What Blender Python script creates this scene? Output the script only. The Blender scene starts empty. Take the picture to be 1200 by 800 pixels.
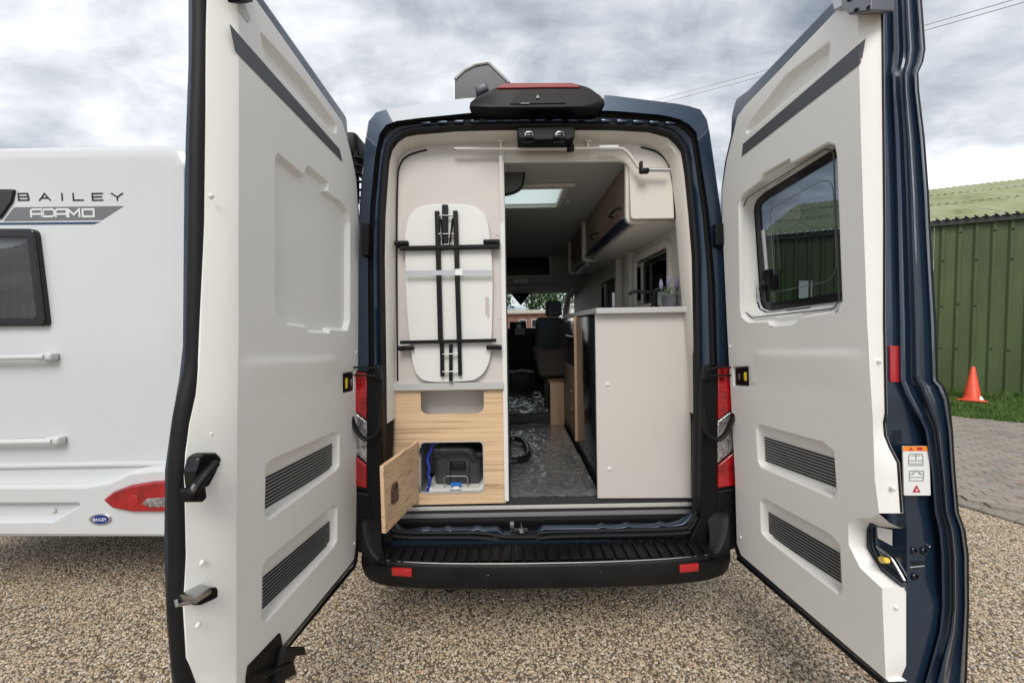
import bpy, bmesh, math, random
from mathutils import Vector, Matrix, noise
from mathutils.geometry import tessellate_polygon
R = math.radians
random.seed(7)
sc = bpy.context.scene
COL = sc.collection

# ------------------------------------------------------------------ camera
F, CZ, PITCH, ROLL = 450.0, 1.66, R(2.5), R(1.0)
fw = Vector((0, math.cos(PITCH), -math.sin(PITCH)))
up0 = Vector((0, math.sin(PITCH), math.cos(PITCH)))
rt0 = Vector((1, 0, 0))
rt = rt0 * math.cos(ROLL) - up0 * math.sin(ROLL)
up = rt0 * math.sin(ROLL) + up0 * math.cos(ROLL)
CAM = Vector((0, 0, CZ))
cd = bpy.data.cameras.new('camera'); cam = bpy.data.objects.new('camera', cd); COL.objects.link(cam)
m = Matrix((rt, up, -fw)).transposed().to_4x4(); m.translation = CAM
cam.matrix_world = m
cd.sensor_width = 36; cd.lens = 36 * F / 1200; cd.clip_start = 0.02; cd.clip_end = 3000
sc.camera = cam

# ------------------------------------------------------------------ light
SUN_EL, SUN_AZ = 50, 184          # azimuth clockwise from +Y: high and slightly behind the viewer
sc.view_settings.view_transform = 'Standard'; sc.view_settings.look = 'None'
sc.view_settings.exposure = 0.95; sc.view_settings.gamma = 1
w = bpy.data.worlds.new('World'); sc.world = w; w.use_nodes = True
nt = w.node_tree; nt.nodes.clear()
def N(t, **k):
    n = nt.nodes.new(t)
    for a, b in k.items(): setattr(n, a, b)
    return n
L = lambda a, b: nt.links.new(a, b)
out = N('ShaderNodeOutputWorld'); bg = N('ShaderNodeBackground'); bg.inputs[1].default_value = 0.1
sky = N('ShaderNodeTexSky', sky_type='NISHITA'); sky.sun_disc = False
sky.sun_elevation = R(SUN_EL); sky.sun_rotation = R(SUN_AZ)
tc = N('ShaderNodeTexCoord'); sep = N('ShaderNodeSeparateXYZ'); L(tc.outputs['Generated'], sep.inputs[0])
def math_n(op, a, b=None):
    n = N('ShaderNodeMath', operation=op)
    for i, v in enumerate((a, b)):
        if v is None: continue
        if isinstance(v, (int, float)): n.inputs[i].default_value = v
        else: L(v, n.inputs[i])
    return n.outputs[0]
zz = math_n('ADD', math_n('MAXIMUM', sep.outputs['Z'], 0.0), 0.30)
comb = N('ShaderNodeCombineXYZ'); L(math_n('DIVIDE', sep.outputs['X'], zz), comb.inputs[0]); L(math_n('DIVIDE', sep.outputs['Y'], zz), comb.inputs[1])
comb.inputs[2].default_value = 7.2
n1 = N('ShaderNodeTexNoise'); L(comb.outputs[0], n1.inputs['Vector']); n1.inputs['Scale'].default_value = 0.95
n1.inputs['Detail'].default_value = 5; n1.inputs['Roughness'].default_value = 0.5; n1.inputs['Distortion'].default_value = 0.35
mp = N('ShaderNodeMapping'); L(comb.outputs[0], mp.inputs[0]); mp.inputs['Location'].default_value = (3.1, 1.7, 0); mp.inputs['Scale'].default_value = (1, 1.5, 1)
n2 = N('ShaderNodeTexNoise'); L(mp.outputs[0], n2.inputs['Vector']); n2.inputs['Scale'].default_value = 3.4
n2.inputs['Detail'].default_value = 9; n2.inputs['Roughness'].default_value = 0.57; n2.inputs['Distortion'].default_value = 0.25
mx = math_n('ADD', math_n('MULTIPLY', n1.outputs[0], 0.62), math_n('MULTIPLY', n2.outputs[0], 0.38))
cr = N('ShaderNodeValToRGB'); L(mx, cr.inputs[0])
e = cr.color_ramp.elements
e[0].position = 0.37; e[0].color = (1.2, 1.4, 1.75, 1)
e[1].position = 0.62; e[1].color = (7.3, 7.4, 7.6, 1)
for p_, c_ in ((0.44, (2.5, 2.72, 3.05, 1)), (0.49, (3.6, 3.78, 4.05, 1)), (0.545, (4.9, 5.0, 5.25, 1))):
    x_ = e.new(p_); x_.color = c_
mixs = N('ShaderNodeMix', data_type='RGBA'); mixs.inputs[0].default_value = 0.96
L(sky.outputs[0], mixs.inputs[6]); L(cr.outputs[0], mixs.inputs[7]); L(mixs.outputs[2], bg.inputs[0]); L(bg.outputs[0], out.inputs[0])
sd = bpy.data.lights.new('sun', 'SUN'); so = bpy.data.objects.new('sun', sd); COL.objects.link(so)
sd.energy = 1.25; sd.specular_factor = .08; sd.angle = R(30); sd.color = (1, 0.95, 0.88)
sdir = Vector((math.sin(R(SUN_AZ)) * math.cos(R(SUN_EL)), math.cos(R(SUN_AZ)) * math.cos(R(SUN_EL)), math.sin(R(SUN_EL))))
so.rotation_euler = sdir.to_track_quat('Z', 'Y').to_euler()

# ------------------------------------------------------------------ materials
def mat(name, col, rough=0.5, metal=0.0, coat=0.0, bump=None, var=None, spec=0.5, emit=None, sheen=0):
    """bump=(scale,strength[,distance]); var=(scale,amount) colour mottling"""
    m = bpy.data.materials.new(name); m.use_nodes = True; t = m.node_tree
    b = t.nodes['Principled BSDF']
    b.inputs['Base Color'].default_value = (*col, 1); b.inputs['Roughness'].default_value = rough
    b.inputs['Metallic'].default_value = metal; b.inputs['Coat Weight'].default_value = coat
    b.inputs['Specular IOR Level'].default_value = spec; b.inputs['Coat Roughness'].default_value = 0.04
    if emit: b.inputs['Emission Color'].default_value = (*col, 1); b.inputs['Emission Strength'].default_value = emit
    c = t.nodes.new('ShaderNodeTexCoord')
    if var:
        n = t.nodes.new('ShaderNodeTexNoise'); n.inputs['Scale'].default_value = var[0]; n.inputs['Detail'].default_value = 5
        t.links.new(c.outputs['Object'], n.inputs['Vector'])
        r = t.nodes.new('ShaderNodeValToRGB'); t.links.new(n.outputs[0], r.inputs[0])
        a = var[1]
        r.color_ramp.elements[0].position = .3; r.color_ramp.elements[1].position = .7
        r.color_ramp.elements[0].color = (*[v * (1 - a) for v in col], 1); r.color_ramp.elements[1].color = (*[min(1, v * (1 + a)) for v in col], 1)
        t.links.new(r.outputs[0], b.inputs['Base Color'])
    if bump:
        n = t.nodes.new('ShaderNodeTexNoise'); n.inputs['Scale'].default_value = bump[0]; n.inputs['Detail'].default_value = 3
        t.links.new(c.outputs['Object'], n.inputs['Vector'])
        p = t.nodes.new('ShaderNodeBump'); p.inputs['Strength'].default_value = bump[1]; p.inputs['Distance'].default_value = bump[2] if len(bump) > 2 else 0.002
        t.links.new(n.outputs[0], p.inputs['Height']); t.links.new(p.outputs[0], b.inputs['Normal'])
    return m
def wood(name, light, dark, along=0, scale=1.0):
    m = bpy.data.materials.new(name); m.use_nodes = True; t = m.node_tree; b = t.nodes['Principled BSDF']
    c = t.nodes.new('ShaderNodeTexCoord'); mp = t.nodes.new('ShaderNodeMapping'); t.links.new(c.outputs['Object'], mp.inputs[0])
    s = [46.0 * scale] * 3; s[along] = .8; 
    mp.inputs['Scale'].default_value = s
    n = t.nodes.new('ShaderNodeTexNoise'); t.links.new(mp.outputs[0], n.inputs['Vector']); n.inputs['Scale'].default_value = 1.6; n.inputs['Detail'].default_value = 7; n.inputs['Roughness'].default_value = .6
    n.inputs['Distortion'].default_value = .5
    r = t.nodes.new('ShaderNodeValToRGB'); t.links.new(n.outputs[0], r.inputs[0]); el = r.color_ramp.elements
    el[0].position = .33; el[0].color = (*dark, 1); el[1].position = .56; el[1].color = (*light, 1)
    x = el.new(.45); x.color = (*[(a * .75 + d * .25) for a, d in zip(light, dark)], 1)
    t.links.new(r.outputs[0], b.inputs['Base Color']); b.inputs['Roughness'].default_value = .42
    p = t.nodes.new('ShaderNodeBump'); p.inputs['Strength'].default_value = .25; p.inputs['Distance'].default_value = .001
    t.links.new(n.outputs[0], p.inputs['Height']); t.links.new(p.outputs[0], b.inputs['Normal'])
    return m
def glass(name, tint, rough=0.02):
    m = bpy.data.materials.new(name); m.use_nodes = True; t = m.node_tree; t.nodes.clear()
    o = t.nodes.new('ShaderNodeOutputMaterial'); mx = t.nodes.new('ShaderNodeMixShader'); tr = t.nodes.new('ShaderNodeBsdfTransparent'); g = t.nodes.new('ShaderNodeBsdfGlossy')
    ge = t.nodes.new('ShaderNodeNewGeometry'); dt = t.nodes.new('ShaderNodeVectorMath'); dt.operation = 'DOT_PRODUCT'
    t.links.new(ge.outputs['Normal'], dt.inputs[0]); t.links.new(ge.outputs['Incoming'], dt.inputs[1])
    def M_(op, a, b=None):
        n = t.nodes.new('ShaderNodeMath'); n.operation = op
        for i, v in enumerate((a, b)):
            if isinstance(v, (int, float)): n.inputs[i].default_value = v
            elif v is not None: t.links.new(v, n.inputs[i])
        return n
    fr = M_('ADD', M_('MULTIPLY', M_('POWER', M_('SUBTRACT', 1.0, M_('ABSOLUTE', dt.outputs['Value']).outputs[0]).outputs[0], 5.0).outputs[0], .92).outputs[0], .05)
    tr.inputs[0].default_value = (*tint, 1); g.inputs['Roughness'].default_value = rough
    t.links.new(fr.outputs[0], mx.inputs[0]); t.links.new(tr.outputs[0], mx.inputs[1]); t.links.new(g.outputs[0], mx.inputs[2]); t.links.new(mx.outputs[0], o.inputs[0])
    return m
def ramp_mat(name, cols, scale, rough, use_random=False, bump=None, stretch=(1, 1, 1)):
    m = bpy.data.materials.new(name); m.use_nodes = True; t = m.node_tree; b = t.nodes['Principled BSDF']; b.inputs['Roughness'].default_value = rough
    r = t.nodes.new('ShaderNodeValToRGB'); el = r.color_ramp.elements
    el[0].color = (*cols[0], 1); el[1].color = (*cols[-1], 1)
    if use_random: el[0].position = 0; el[1].position = 1
    else: el[0].position = .3; el[1].position = .7
    for i, cc in enumerate(cols[1:-1]):
        p = (i + 1) / (len(cols) - 1); p = p if use_random else .3 + .4 * p
        x = el.new(p); x.color = (*cc, 1)
    c = t.nodes.new('ShaderNodeTexCoord'); mp = t.nodes.new('ShaderNodeMapping'); mp.inputs['Scale'].default_value = stretch
    t.links.new(c.outputs['Object'], mp.inputs[0])
    n = t.nodes.new('ShaderNodeTexNoise'); n.inputs['Scale'].default_value = scale; n.inputs['Detail'].default_value = 6; n.inputs['Roughness'].default_value = .65
    t.links.new(mp.outputs[0], n.inputs['Vector'])
    if use_random:
        oi = t.nodes.new('ShaderNodeObjectInfo'); t.links.new(oi.outputs['Random'], r.inputs[0])
        mm = t.nodes.new('ShaderNodeMix'); mm.data_type = 'RGBA'; mm.blend_type = 'MULTIPLY'; mm.inputs[0].default_value = .6
        r2 = t.nodes.new('ShaderNodeValToRGB'); t.links.new(n.outputs[0], r2.inputs[0]); r2.color_ramp.elements[0].color = (.5, .5, .5, 1); r2.color_ramp.elements[0].position = .3; r2.color_ramp.elements[1].position = .65
        t.links.new(r.outputs[0], mm.inputs[6]); t.links.new(r2.outputs[0], mm.inputs[7]); t.links.new(mm.outputs[2], b.inputs['Base Color'])
    else:
        t.links.new(n.outputs[0], r.inputs[0]); t.links.new(r.outputs[0], b.inputs['Base Color'])
    if bump:
        p = t.nodes.new('ShaderNodeBump'); p.inputs['Strength'].default_value = bump[0]; p.inputs['Distance'].default_value = bump[1]
        t.links.new(n.outputs[0], p.inputs['Height']); t.links.new(p.outputs[0], b.inputs['Normal'])
    return m
PAINT = mat('blue_metallic_paint', (.015, .033, .066), .34, .45, 1.0, var=(900, .12))
PAINTIN = mat('blue_door_shut_paint', (.014, .031, .062), .30, .3, .8, bump=(30, .04))
TRIM = mat('off_white_trim', (.85, .84, .805), .48, bump=(700, .12, .0006), var=(3, .015))
LINER = mat('cream_liner', (.64, .605, .55), .5, bump=(500, .1, .0006), var=(2.5, .03))
WALLP = mat('pinkish_cream_panel', (.56, .525, .495), .45, bump=(14, .03), var=(2, .02))
CEIL = mat('grey_headlining', (.44, .44, .43), .8, bump=(300, .2))
INNER = mat('inner_wall_board', (.58, .56, .52), .6)
GREYSTRIP = mat('slate_grey_vinyl', (.085, .088, .098), .5, bump=(800, .1, .0005))
BLACK = mat('black_plastic', (.005, .005, .006), .45, spec=.22, bump=(500, .25, .0006))
BLACKG = mat('gloss_black', (.008, .008, .009), .15)
RUBBER = mat('black_rubber', (.008, .008, .009), .6, spec=.3, bump=(200, .12))
SLAT = mat('vent_black', (.02, .02, .021), .5)
SLATB = mat('vent_grey', (.55, .55, .54), .6)
WHITE = mat('white_board', (.72, .72, .70), .35, var=(4, .02))
CARAV = mat('caravan_white_gelcoat', (.62, .64, .655), .22, coat=.5, bump=(2.2, .05, .01), var=(1.2, .02))
ALU = mat('brushed_aluminium', (.58, .58, .57), .32, .9)
STEEL = mat('satin_steel', (.45, .45, .45), .28, 1)
GREYEDGE = mat('grey_sill_vinyl', (.21, .21, .21), .45)
SHELF = mat('pale_grey_shelf', (.47, .47, .47), .4)
RED = mat('red_lens', (.33, .003, .006), .10, coat=1, bump=(40, .5, .005), var=(16, .4))
REDR = mat('red_reflector', (.42, .015, .018), .25, coat=.5, bump=(300, .3))
CLEAR = mat('clear_lens', (.42, .40, .40), .14, .7, coat=1, bump=(55, .9, .008), var=(45, .6))
YEL = mat('yellow_tab', (.75, .52, .03), .4)
BLUE = mat('blue_plastic', (.01, .14, .55), .3)
HOSE = mat('dark_blue_hose', (.01, .035, .28), .3)
CASS = mat('charcoal_plastic', (.036, .038, .043), .4, bump=(400, .2, .0005))
LEATH = mat('dark_brown_pull', (.06, .025, .018), .35)
FLOORM = mat('dark_carpet', (.025, .025, .026), .8, bump=(250, .5, .004))
WOODL = wood('light_streaked_wood', (.70, .50, .31), (.36, .22, .12), 0)
WOODD = wood('light_streaked_wood_flap', (.70, .50, .31), (.36, .22, .12), 1)
WOODM = wood('mid_brown_wood', (.26, .19, .145), (.11, .078, .056), 1, .8)
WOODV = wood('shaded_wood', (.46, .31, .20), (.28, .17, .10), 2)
SEATF = mat('brown_upholstery', (.12, .10, .092), .85, bump=(300, .3))
SEATG = mat('grey_seat_cloth', (.16, .19, .22), .8, bump=(300, .3))
DASH = mat('dark_dashboard', (.015, .015, .017), .6)
TINT = glass('tinted_window', (.17, .205, .235)); TINTD = glass('dark_tinted_window', (.035, .04, .045)); CLEARG = glass('windscreen_glass', (.80, .86, .84)); 
SKYL = mat('frosted_rooflight', (.92, .94, .96), .3); _t = SKYL.node_tree; _tb = _t.nodes.new('ShaderNodeBsdfTranslucent'); _tb.inputs[0].default_value = (.95, .97, 1, 1); _t.links.new(_tb.outputs[0], _t.nodes['Material Output'].inputs[0])
SHEDW = ramp_mat('green_painted_steel', [(.044, .068, .022), (.062, .092, .030), (.080, .115, .042)], 2.2, .5, stretch=(1, 1, .25))
SHEDR = ramp_mat('mossy_roof_sheet', [(.20, .23, .11), (.31, .34, .18), (.38, .40, .25), (.36, .36, .29)], 1.3, .85, bump=(.3, .01))
CONE = mat('orange_cone', (.80, .085, .035), .45, var=(12, .2))
GRASSM = ramp_mat('grass_blades', [(.05, .10, .015), (.09, .17, .03), (.14, .22, .05)], 3, .6)
SOIL = mat('soil_under_grass', (.05, .07, .025), .9, bump=(60, .6, .01))
GROUND = ramp_mat('gravel_bed', [(.06, .05, .04), (.22, .18, .13), (.40, .34, .25), (.15, .13, .105)], 55, .9, bump=(1, .02))
STONE = ramp_mat('gravel_stone', [(0.192, 0.141, 0.090), (0.701, 0.554, 0.362), (0.305, 0.243, 0.186), (0.814, 0.712, 0.542), (0.520, 0.356, 0.203), (0.384, 0.311, 0.249), (0.814, 0.746, 0.621), (0.226, 0.192, 0.158), (0.678, 0.497, 0.299), (0.520, 0.429, 0.328)], 60, .45, True)
PAVER = ramp_mat('block_paver', [(.27, .245, .20), (.35, .31, .25), (.30, .275, .24), (.36, .305, .25), (.26, .24, .21), (.34, .31, .27), (.31, .25, .21)], 40, .85, True, bump=(.5, .004))
JOINT = mat('paving_bed', (.12, .105, .085), .9); _t = JOINT.node_tree; _c = _t.nodes.new('ShaderNodeTexCoord'); _m = _t.nodes.new('ShaderNodeMapping'); _m.inputs['Rotation'].default_value = (0, 0, .46)
_b = _t.nodes.new('ShaderNodeTexBrick'); _b.inputs['Scale'].default_value = 1.0; _b.inputs['Brick Width'].default_value = .2; _b.inputs['Row Height'].default_value = .1; _b.inputs['Mortar Size'].default_value = .004
_b.inputs['Color1'].default_value = (.32, .285, .235, 1); _b.inputs['Color2'].default_value = (.25, .225, .19, 1); _b.inputs['Mortar'].default_value = (.10, .09, .07, 1)
_t.links.new(_c.outputs['Object'], _m.inputs[0]); _t.links.new(_m.outputs[0], _b.inputs['Vector']); _t.links.new(_b.outputs['Color'], _t.nodes['Principled BSDF'].inputs['Base Color'])
PRINT = mat('grey_print', (.33, .33, .34), .6)
INK = mat('black_ink', (.02, .02, .022), .5)
ORANGE = mat('orange_print', (.85, .27, .03), .5)
LABELW = mat('white_label', (.78, .78, .78), .45)
REDP = mat('red_print', (.5, .02, .03), .5)

# ------------------------------------------------------------------ geometry helpers
class Fr:
    """a plane in the world: origin, two axes, normal"""
    def __init__(s, O, a, b, n): s.O, s.a, s.b, s.n = Vector(O), Vector(a).normalized(), Vector(b).normalized(), Vector(n).normalized()
    def P(s, u, v, d=0.0): return s.O + s.a * u + s.b * v + s.n * d
def ray(px, py):
    return (fw + rt * ((px - 600) / F) + up * ((400 - py) / F))
def at(px, py, fr, d=0.0):
    """where the sight line of a photo pixel meets plane fr (offset d): plane coordinates"""
    r = ray(px, py); o = fr.O + fr.n * d
    t = (o - CAM).dot(fr.n) / r.dot(fr.n); p = CAM + r * t - fr.O
    return (p.dot(fr.a), p.dot(fr.b))
def ats(pts, fr, d=0.0): return [at(x, y, fr, d) for x, y in pts]
def V(Y): return Fr((0, Y, 0), (1, 0, 0), (0, 0, 1), (0, -1, 0))
def H(z): return Fr((0, 0, z), (1, 0, 0), (0, 1, 0), (0, 0, 1))
def S(X, s=-1): return Fr((X, 0, 0), (0, 1, 0), (0, 0, 1), (s, 0, 0))
def link(name, verts, faces, mt, parent=None, smooth=35, normals=False, label=None, flat=()):
    me = bpy.data.meshes.new(name); me.from_pydata([tuple(v) for v in verts], [], faces)
    if smooth: me.polygons.foreach_set('use_smooth', [i not in flat for i in range(len(me.polygons))])
    if normals:
        b = bmesh.new(); b.from_mesh(me); bmesh.ops.remove_doubles(b, verts=b.verts, dist=1e-5); bmesh.ops.recalc_face_normals(b, faces=b.faces); b.to_mesh(me); b.free()
    me.materials.append(mt)
    if smooth:
        keep = [p.use_smooth for p in me.polygons]; me.set_sharp_from_angle(angle=R(smooth)); me.polygons.foreach_set('use_smooth', keep); me.update()
    o = bpy.data.objects.new(name, me); COL.objects.link(o)
    if parent: o.parent = parent
    if label: o['label'] = label
    return o
def thing(name, label, cat, group=None, kind=None, loc=None):
    o = bpy.data.objects.new(name, None); COL.objects.link(o); o.empty_display_size = .2
    return tag(o, label, cat, group, kind)
def tag(o, label, cat=None, group=None, kind=None):
    o['label'] = label
    if cat: o['category'] = cat
    if group: o['group'] = group
    if kind: o['kind'] = kind
    return o
class MB:
    def __init__(s): s.v = []; s.f = []; s.flat = set()
    def add(s, vs, fs): k = len(s.v); s.v += [Vector(v) for v in vs]; s.f += [tuple(i + k for i in f) for f in fs]
    def build(s, name, mt, parent=None, smooth=35, normals=True, label=None): return link(name, s.v, s.f, mt, parent, smooth, normals, label, s.flat)
    def grid(s, rows, closed=False):
        n = len(rows[0]); vs = [p for r in rows for p in r]; fs = []
        for i in range(len(rows) - 1):
            for j in range(n if closed else n - 1):
                k = (j + 1) % n; fs.append((i * n + j, i * n + k, (i + 1) * n + k, (i + 1) * n + j))
        s.add(vs, fs)
    def box(s, c, sz, fr=None, bev=0.0, rot=None):
        b = bmesh.new(); bmesh.ops.create_cube(b, size=1)
        for v in b.verts: v.co = Vector((v.co.x * sz[0], v.co.y * sz[1], v.co.z * sz[2]))
        if bev: bmesh.ops.bevel(b, geom=list(b.edges), offset=bev, segments=3 if bev > .012 else 2, affect='EDGES', profile=.5)
        vs = []
        for v in b.verts:
            p = v.co.copy()
            if rot is not None: p = rot @ p
            p += Vector(c)
            vs.append(fr.P(*p) if fr else p)
        b.verts.index_update(); s.add(vs, [[v.index for v in f.verts] for f in b.faces]); b.free()
    def tube(s, pts, r, n=10, cap=True, flat=1.0):
        pts = [Vector(p) for p in pts]; rows = []; prev = None
        for i, p in enumerate(pts):
            t = (pts[min(i + 1, len(pts) - 1)] - pts[max(i - 1, 0)]).normalized()
            if prev is None:
                a = Vector((0, 0, 1)) if abs(t.z) < .9 else Vector((1, 0, 0)); x = t.cross(a).normalized()
            else: x = (prev - t * prev.dot(t)).normalized()
            prev = x; y = t.cross(x); rr = r[i] if isinstance(r, (list, tuple)) else r
            rows.append([p + x * math.cos(k * 2 * math.pi / n) * rr + y * math.sin(k * 2 * math.pi / n) * rr * flat for k in range(n)])
        s.grid(rows, True)
        if cap: s.add(rows[0], [tuple(range(n))]); s.add(rows[-1], [tuple(range(n))])
    def lathe(s, prof, c, axis=(0, 0, 1), n=24):
        ax = Vector(axis).normalized(); a = ax.orthogonal().normalized(); b = ax.cross(a)
        s.grid([[Vector(c) + ax * z + (a * math.cos(k * 2 * math.pi / n) + b * math.sin(k * 2 * math.pi / n)) * max(r, 1e-4) for k in range(n)] for r, z in prof], True)
    def plate(s, fr, outer, d0, holes=(), d1=None, bev=0.0, hbev=0.0, hd=None):
        """flat face with holes at offset d0; rim to d1; bev rounds the outer edge, hbev the hole edges (down to hd)"""
        def face(o, hs, d):
            loops = [[Vector((x, y, 0)) for x, y in l] for l in [o] + list(hs)]
            tri = tessellate_polygon(loops); flat = [p for l in [o] + list(hs) for p in l]
            k0 = len(s.f); s.add([fr.P(x, y, d) for x, y in flat], tri); s.flat.update(range(k0, len(s.f)))
        of = inset(outer, bev) if bev else outer
        hf = [inset(h, -hbev) if hbev else h for h in holes]
        face(of, hf, d0)
        if d1 is not None:
            rings = []
            if bev:
                sg = 1 if d1 < d0 else -1
                for k in range(4):
                    a = k / 3 * math.pi / 2; rings.append([fr.P(x, y, d0 - sg * bev * (1 - math.cos(a))) for x, y in inset(outer, bev * (1 - math.sin(a)))])
            else: rings.append([fr.P(x, y, d0) for x, y in outer])
            rings.append([fr.P(x, y, d1) for x, y in outer]); s.grid(rings, True)
        for h in holes:
            e = hd if hd is not None else d1
            if e is None: continue
            rings = []
            if hbev:
                for k in range(4):
                    a = k / 3 * math.pi / 2; rings.append([fr.P(x, y, d0 - hbev * (1 - math.cos(a))) for x, y in inset(h, -hbev * (1 - math.sin(a)))])
            else: rings.append([fr.P(x, y, d0) for x, y in h])
            rings.append([fr.P(x, y, e) for x, y in h]); s.grid(rings, True)
    def solid(s, fr, outer, d0, d1, bev=0.0, holes=()):
        s.plate(fr, outer, d0, holes, d1, bev); 
        loops = [[Vector((x, y, 0)) for x, y in l] for l in [outer] + list(holes)]
        k0 = len(s.f); s.add([fr.P(x, y, d1) for l in [outer] + list(holes) for x, y in l], tessellate_polygon(loops)); s.flat.update(range(k0, len(s.f)))
def area(p): return sum(p[i][0] * p[(i + 1) % len(p)][1] - p[(i + 1) % len(p)][0] * p[i][1] for i in range(len(p))) / 2
def inset(p, a):
    """move a closed outline inwards by a (negative: outwards)"""
    if a == 0: return list(p)
    sg = 1 if area(p) > 0 else -1; out = []; n = len(p)
    for i in range(n):
        p0, p1, p2 = Vector(p[i - 1]), Vector(p[i]), Vector(p[(i + 1) % n])
        e1 = (p1 - p0); e2 = (p2 - p1)
        if e1.length < 1e-7 or e2.length < 1e-7: out.append(tuple(p1)); continue
        e1.normalize(); e2.normalize(); n1 = Vector((-e1.y, e1.x)) * sg; n2 = Vector((-e2.y, e2.x)) * sg
        b = n1 + n2
        if b.length < 1e-3: out.append(tuple(p1 + n1 * a)); continue
        b.normalize(); k = max(.5, b.dot(n1)); out.append(tuple(p1 + b * (a / k)))
    return out
def rnd(p, r, seg=4):
    """fillet the corners of an outline; r one radius or one per corner"""
    out = []; n = len(p)
    for i in range(n):
        rr = r[i] if isinstance(r, (list, tuple)) else r
        p0, p1, p2 = Vector(p[i - 1]), Vector(p[i]), Vector(p[(i + 1) % n])
        a = (p0 - p1); b = (p2 - p1); la, lb = a.length, b.length
        if rr <= 0 or la < 1e-6 or lb < 1e-6: out.append(tuple(p1)); continue
        a.normalize(); b.normalize(); ang = a.angle(b)
        if ang > math.pi - .12: out.append(tuple(p1)); continue
        t = min(rr / math.tan(ang / 2), la * .48, lb * .48)
        q0 = p1 + a * t; q2 = p1 + b * t
        for k in range(seg + 1):
            f = k / seg; out.append(tuple(q0 * (1 - f) ** 2 + p1 * 2 * f * (1 - f) + q2 * f * f))
    return out
def rect(x0, y0, x1, y1): return [(x0, y0), (x1, y0), (x1, y1), (x0, y1)]
def interp(tab, y):
    if y <= tab[0][0]: a, b = tab[0], tab[1]
    elif y >= tab[-1][0]: a, b = tab[-2], tab[-1]
    else:
        for a, b in zip(tab, tab[1:]):
            if a[0] <= y <= b[0]: break
    return a[1] + (b[1] - a[1]) * (y - a[0]) / (b[0] - a[0])
def smooth_path(pts, k=6):
    pts = [Vector(p) for p in pts]; out = []
    for i in range(len(pts) - 1):
        p0, p1, p2, p3 = pts[max(i - 1, 0)], pts[i], pts[i + 1], pts[min(i + 2, len(pts) - 1)]
        for j in range(k):
            t = j / k; out.append(.5 * ((2 * p1) + (p2 - p0) * t + (2 * p0 - 5 * p1 + 4 * p2 - p3) * t * t + (3 * p1 - p0 - 3 * p2 + p3) * t ** 3))
    out.append(pts[-1]); return out
def star(loop, c, n=150):
    """resample a closed outline by angle about c, so that rings match"""
    res = []
    for k in range(n):
        a = 2 * math.pi * k / n; dx, dy = math.cos(a), math.sin(a); best = None
        for i in range(len(loop)):
            x1, y1 = loop[i][0] - c[0], loop[i][1] - c[1]; x2, y2 = loop[(i + 1) % len(loop)][0] - c[0], loop[(i + 1) % len(loop)][1] - c[1]
            den = dx * (y2 - y1) - dy * (x2 - x1)
            if abs(den) < 1e-12: continue
            t = (x1 * (y2 - y1) - y1 * (x2 - x1)) / den; u = (x1 * dy - y1 * dx) / den
            if t > 0 and -1e-9 <= u <= 1 + 1e-9 and (best is None or t > best): best = t
        res.append((c[0] + dx * best, c[1] + dy * best))
    return res
def strokes(mb, fr, u0, v0, h, wd, th, segs, d, slant=0.0):
    """draw a character from straight strokes on a unit cell (0..1, 0..1)"""
    for i_, (x0, y0, x1, y1) in enumerate(segs):
        dd = d + i_ * .00025
        a = Vector((u0 + (x0) * wd + y0 * h * slant, v0 + y0 * h)); b = Vector((u0 + x1 * wd + y1 * h * slant, v0 + y1 * h))
        t = (b - a).normalized(); nn = Vector((-t.y, t.x)) * th / 2; a -= t * th / 2; b += t * th / 2
        q = [a - nn, b - nn, b + nn, a + nn]
        mb.add([fr.P(p.x, p.y, dd) for p in q], [(0, 1, 2, 3)])
CH = {'B': [(0, 0, 0, 1), (0, 1, .85, 1), (0, .5, .9, .5), (0, 0, .9, 0), (.95, .08, .95, .42), (.88, .58, .88, .92)],
      'A': [(0, 0, .5, 1), (.5, 1, 1, 0), (.22, .33, .78, .33)], 'I': [(.5, 0, .5, 1)], 'L': [(0, 0, 0, 1), (0, 0, .9, 0)],
      'E': [(0, 0, 0, 1), (0, 0, .95, 0), (0, .5, .85, .5), (0, 1, .95, 1)], 'Y': [(.5, 0, .5, .45), (.5, .45, 0, 1), (.5, .45, 1, 1)],
      'a': [(0, 0, 0, .8), (1, 0, 1, 1), (.2, 1, 1, 1), (0, .8, .2, 1), (0, .33, 1, .33)], 'd': [(0, 0, .8, 0), (0, 0, 0, 1), (0, 1, .8, 1), (1, .15, 1, .85), (.8, 0, 1, .15), (.8, 1, 1, .85)],
      'm': [(0, 0, 0, 1), (1, 0, 1, 1), (0, 1, .5, .25), (.5, .25, 1, 1)], 'o': [(0, 0, 1, 0), (0, 1, 1, 1), (0, 0, 0, 1), (1, 0, 1, 1)]}

# ------------------------------------------------------------------ ground, gravel, paving, grass
gm = MB(); gm.add([(-400, -400, 0), (400, -400, 0), (400, 400, 0), (-400, 400, 0)], [(0, 1, 2, 3)])
tag(gm.build('ground', GROUND, smooth=0, normals=False), 'tan gravel yard stretching away under the vehicles', kind='structure')
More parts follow.
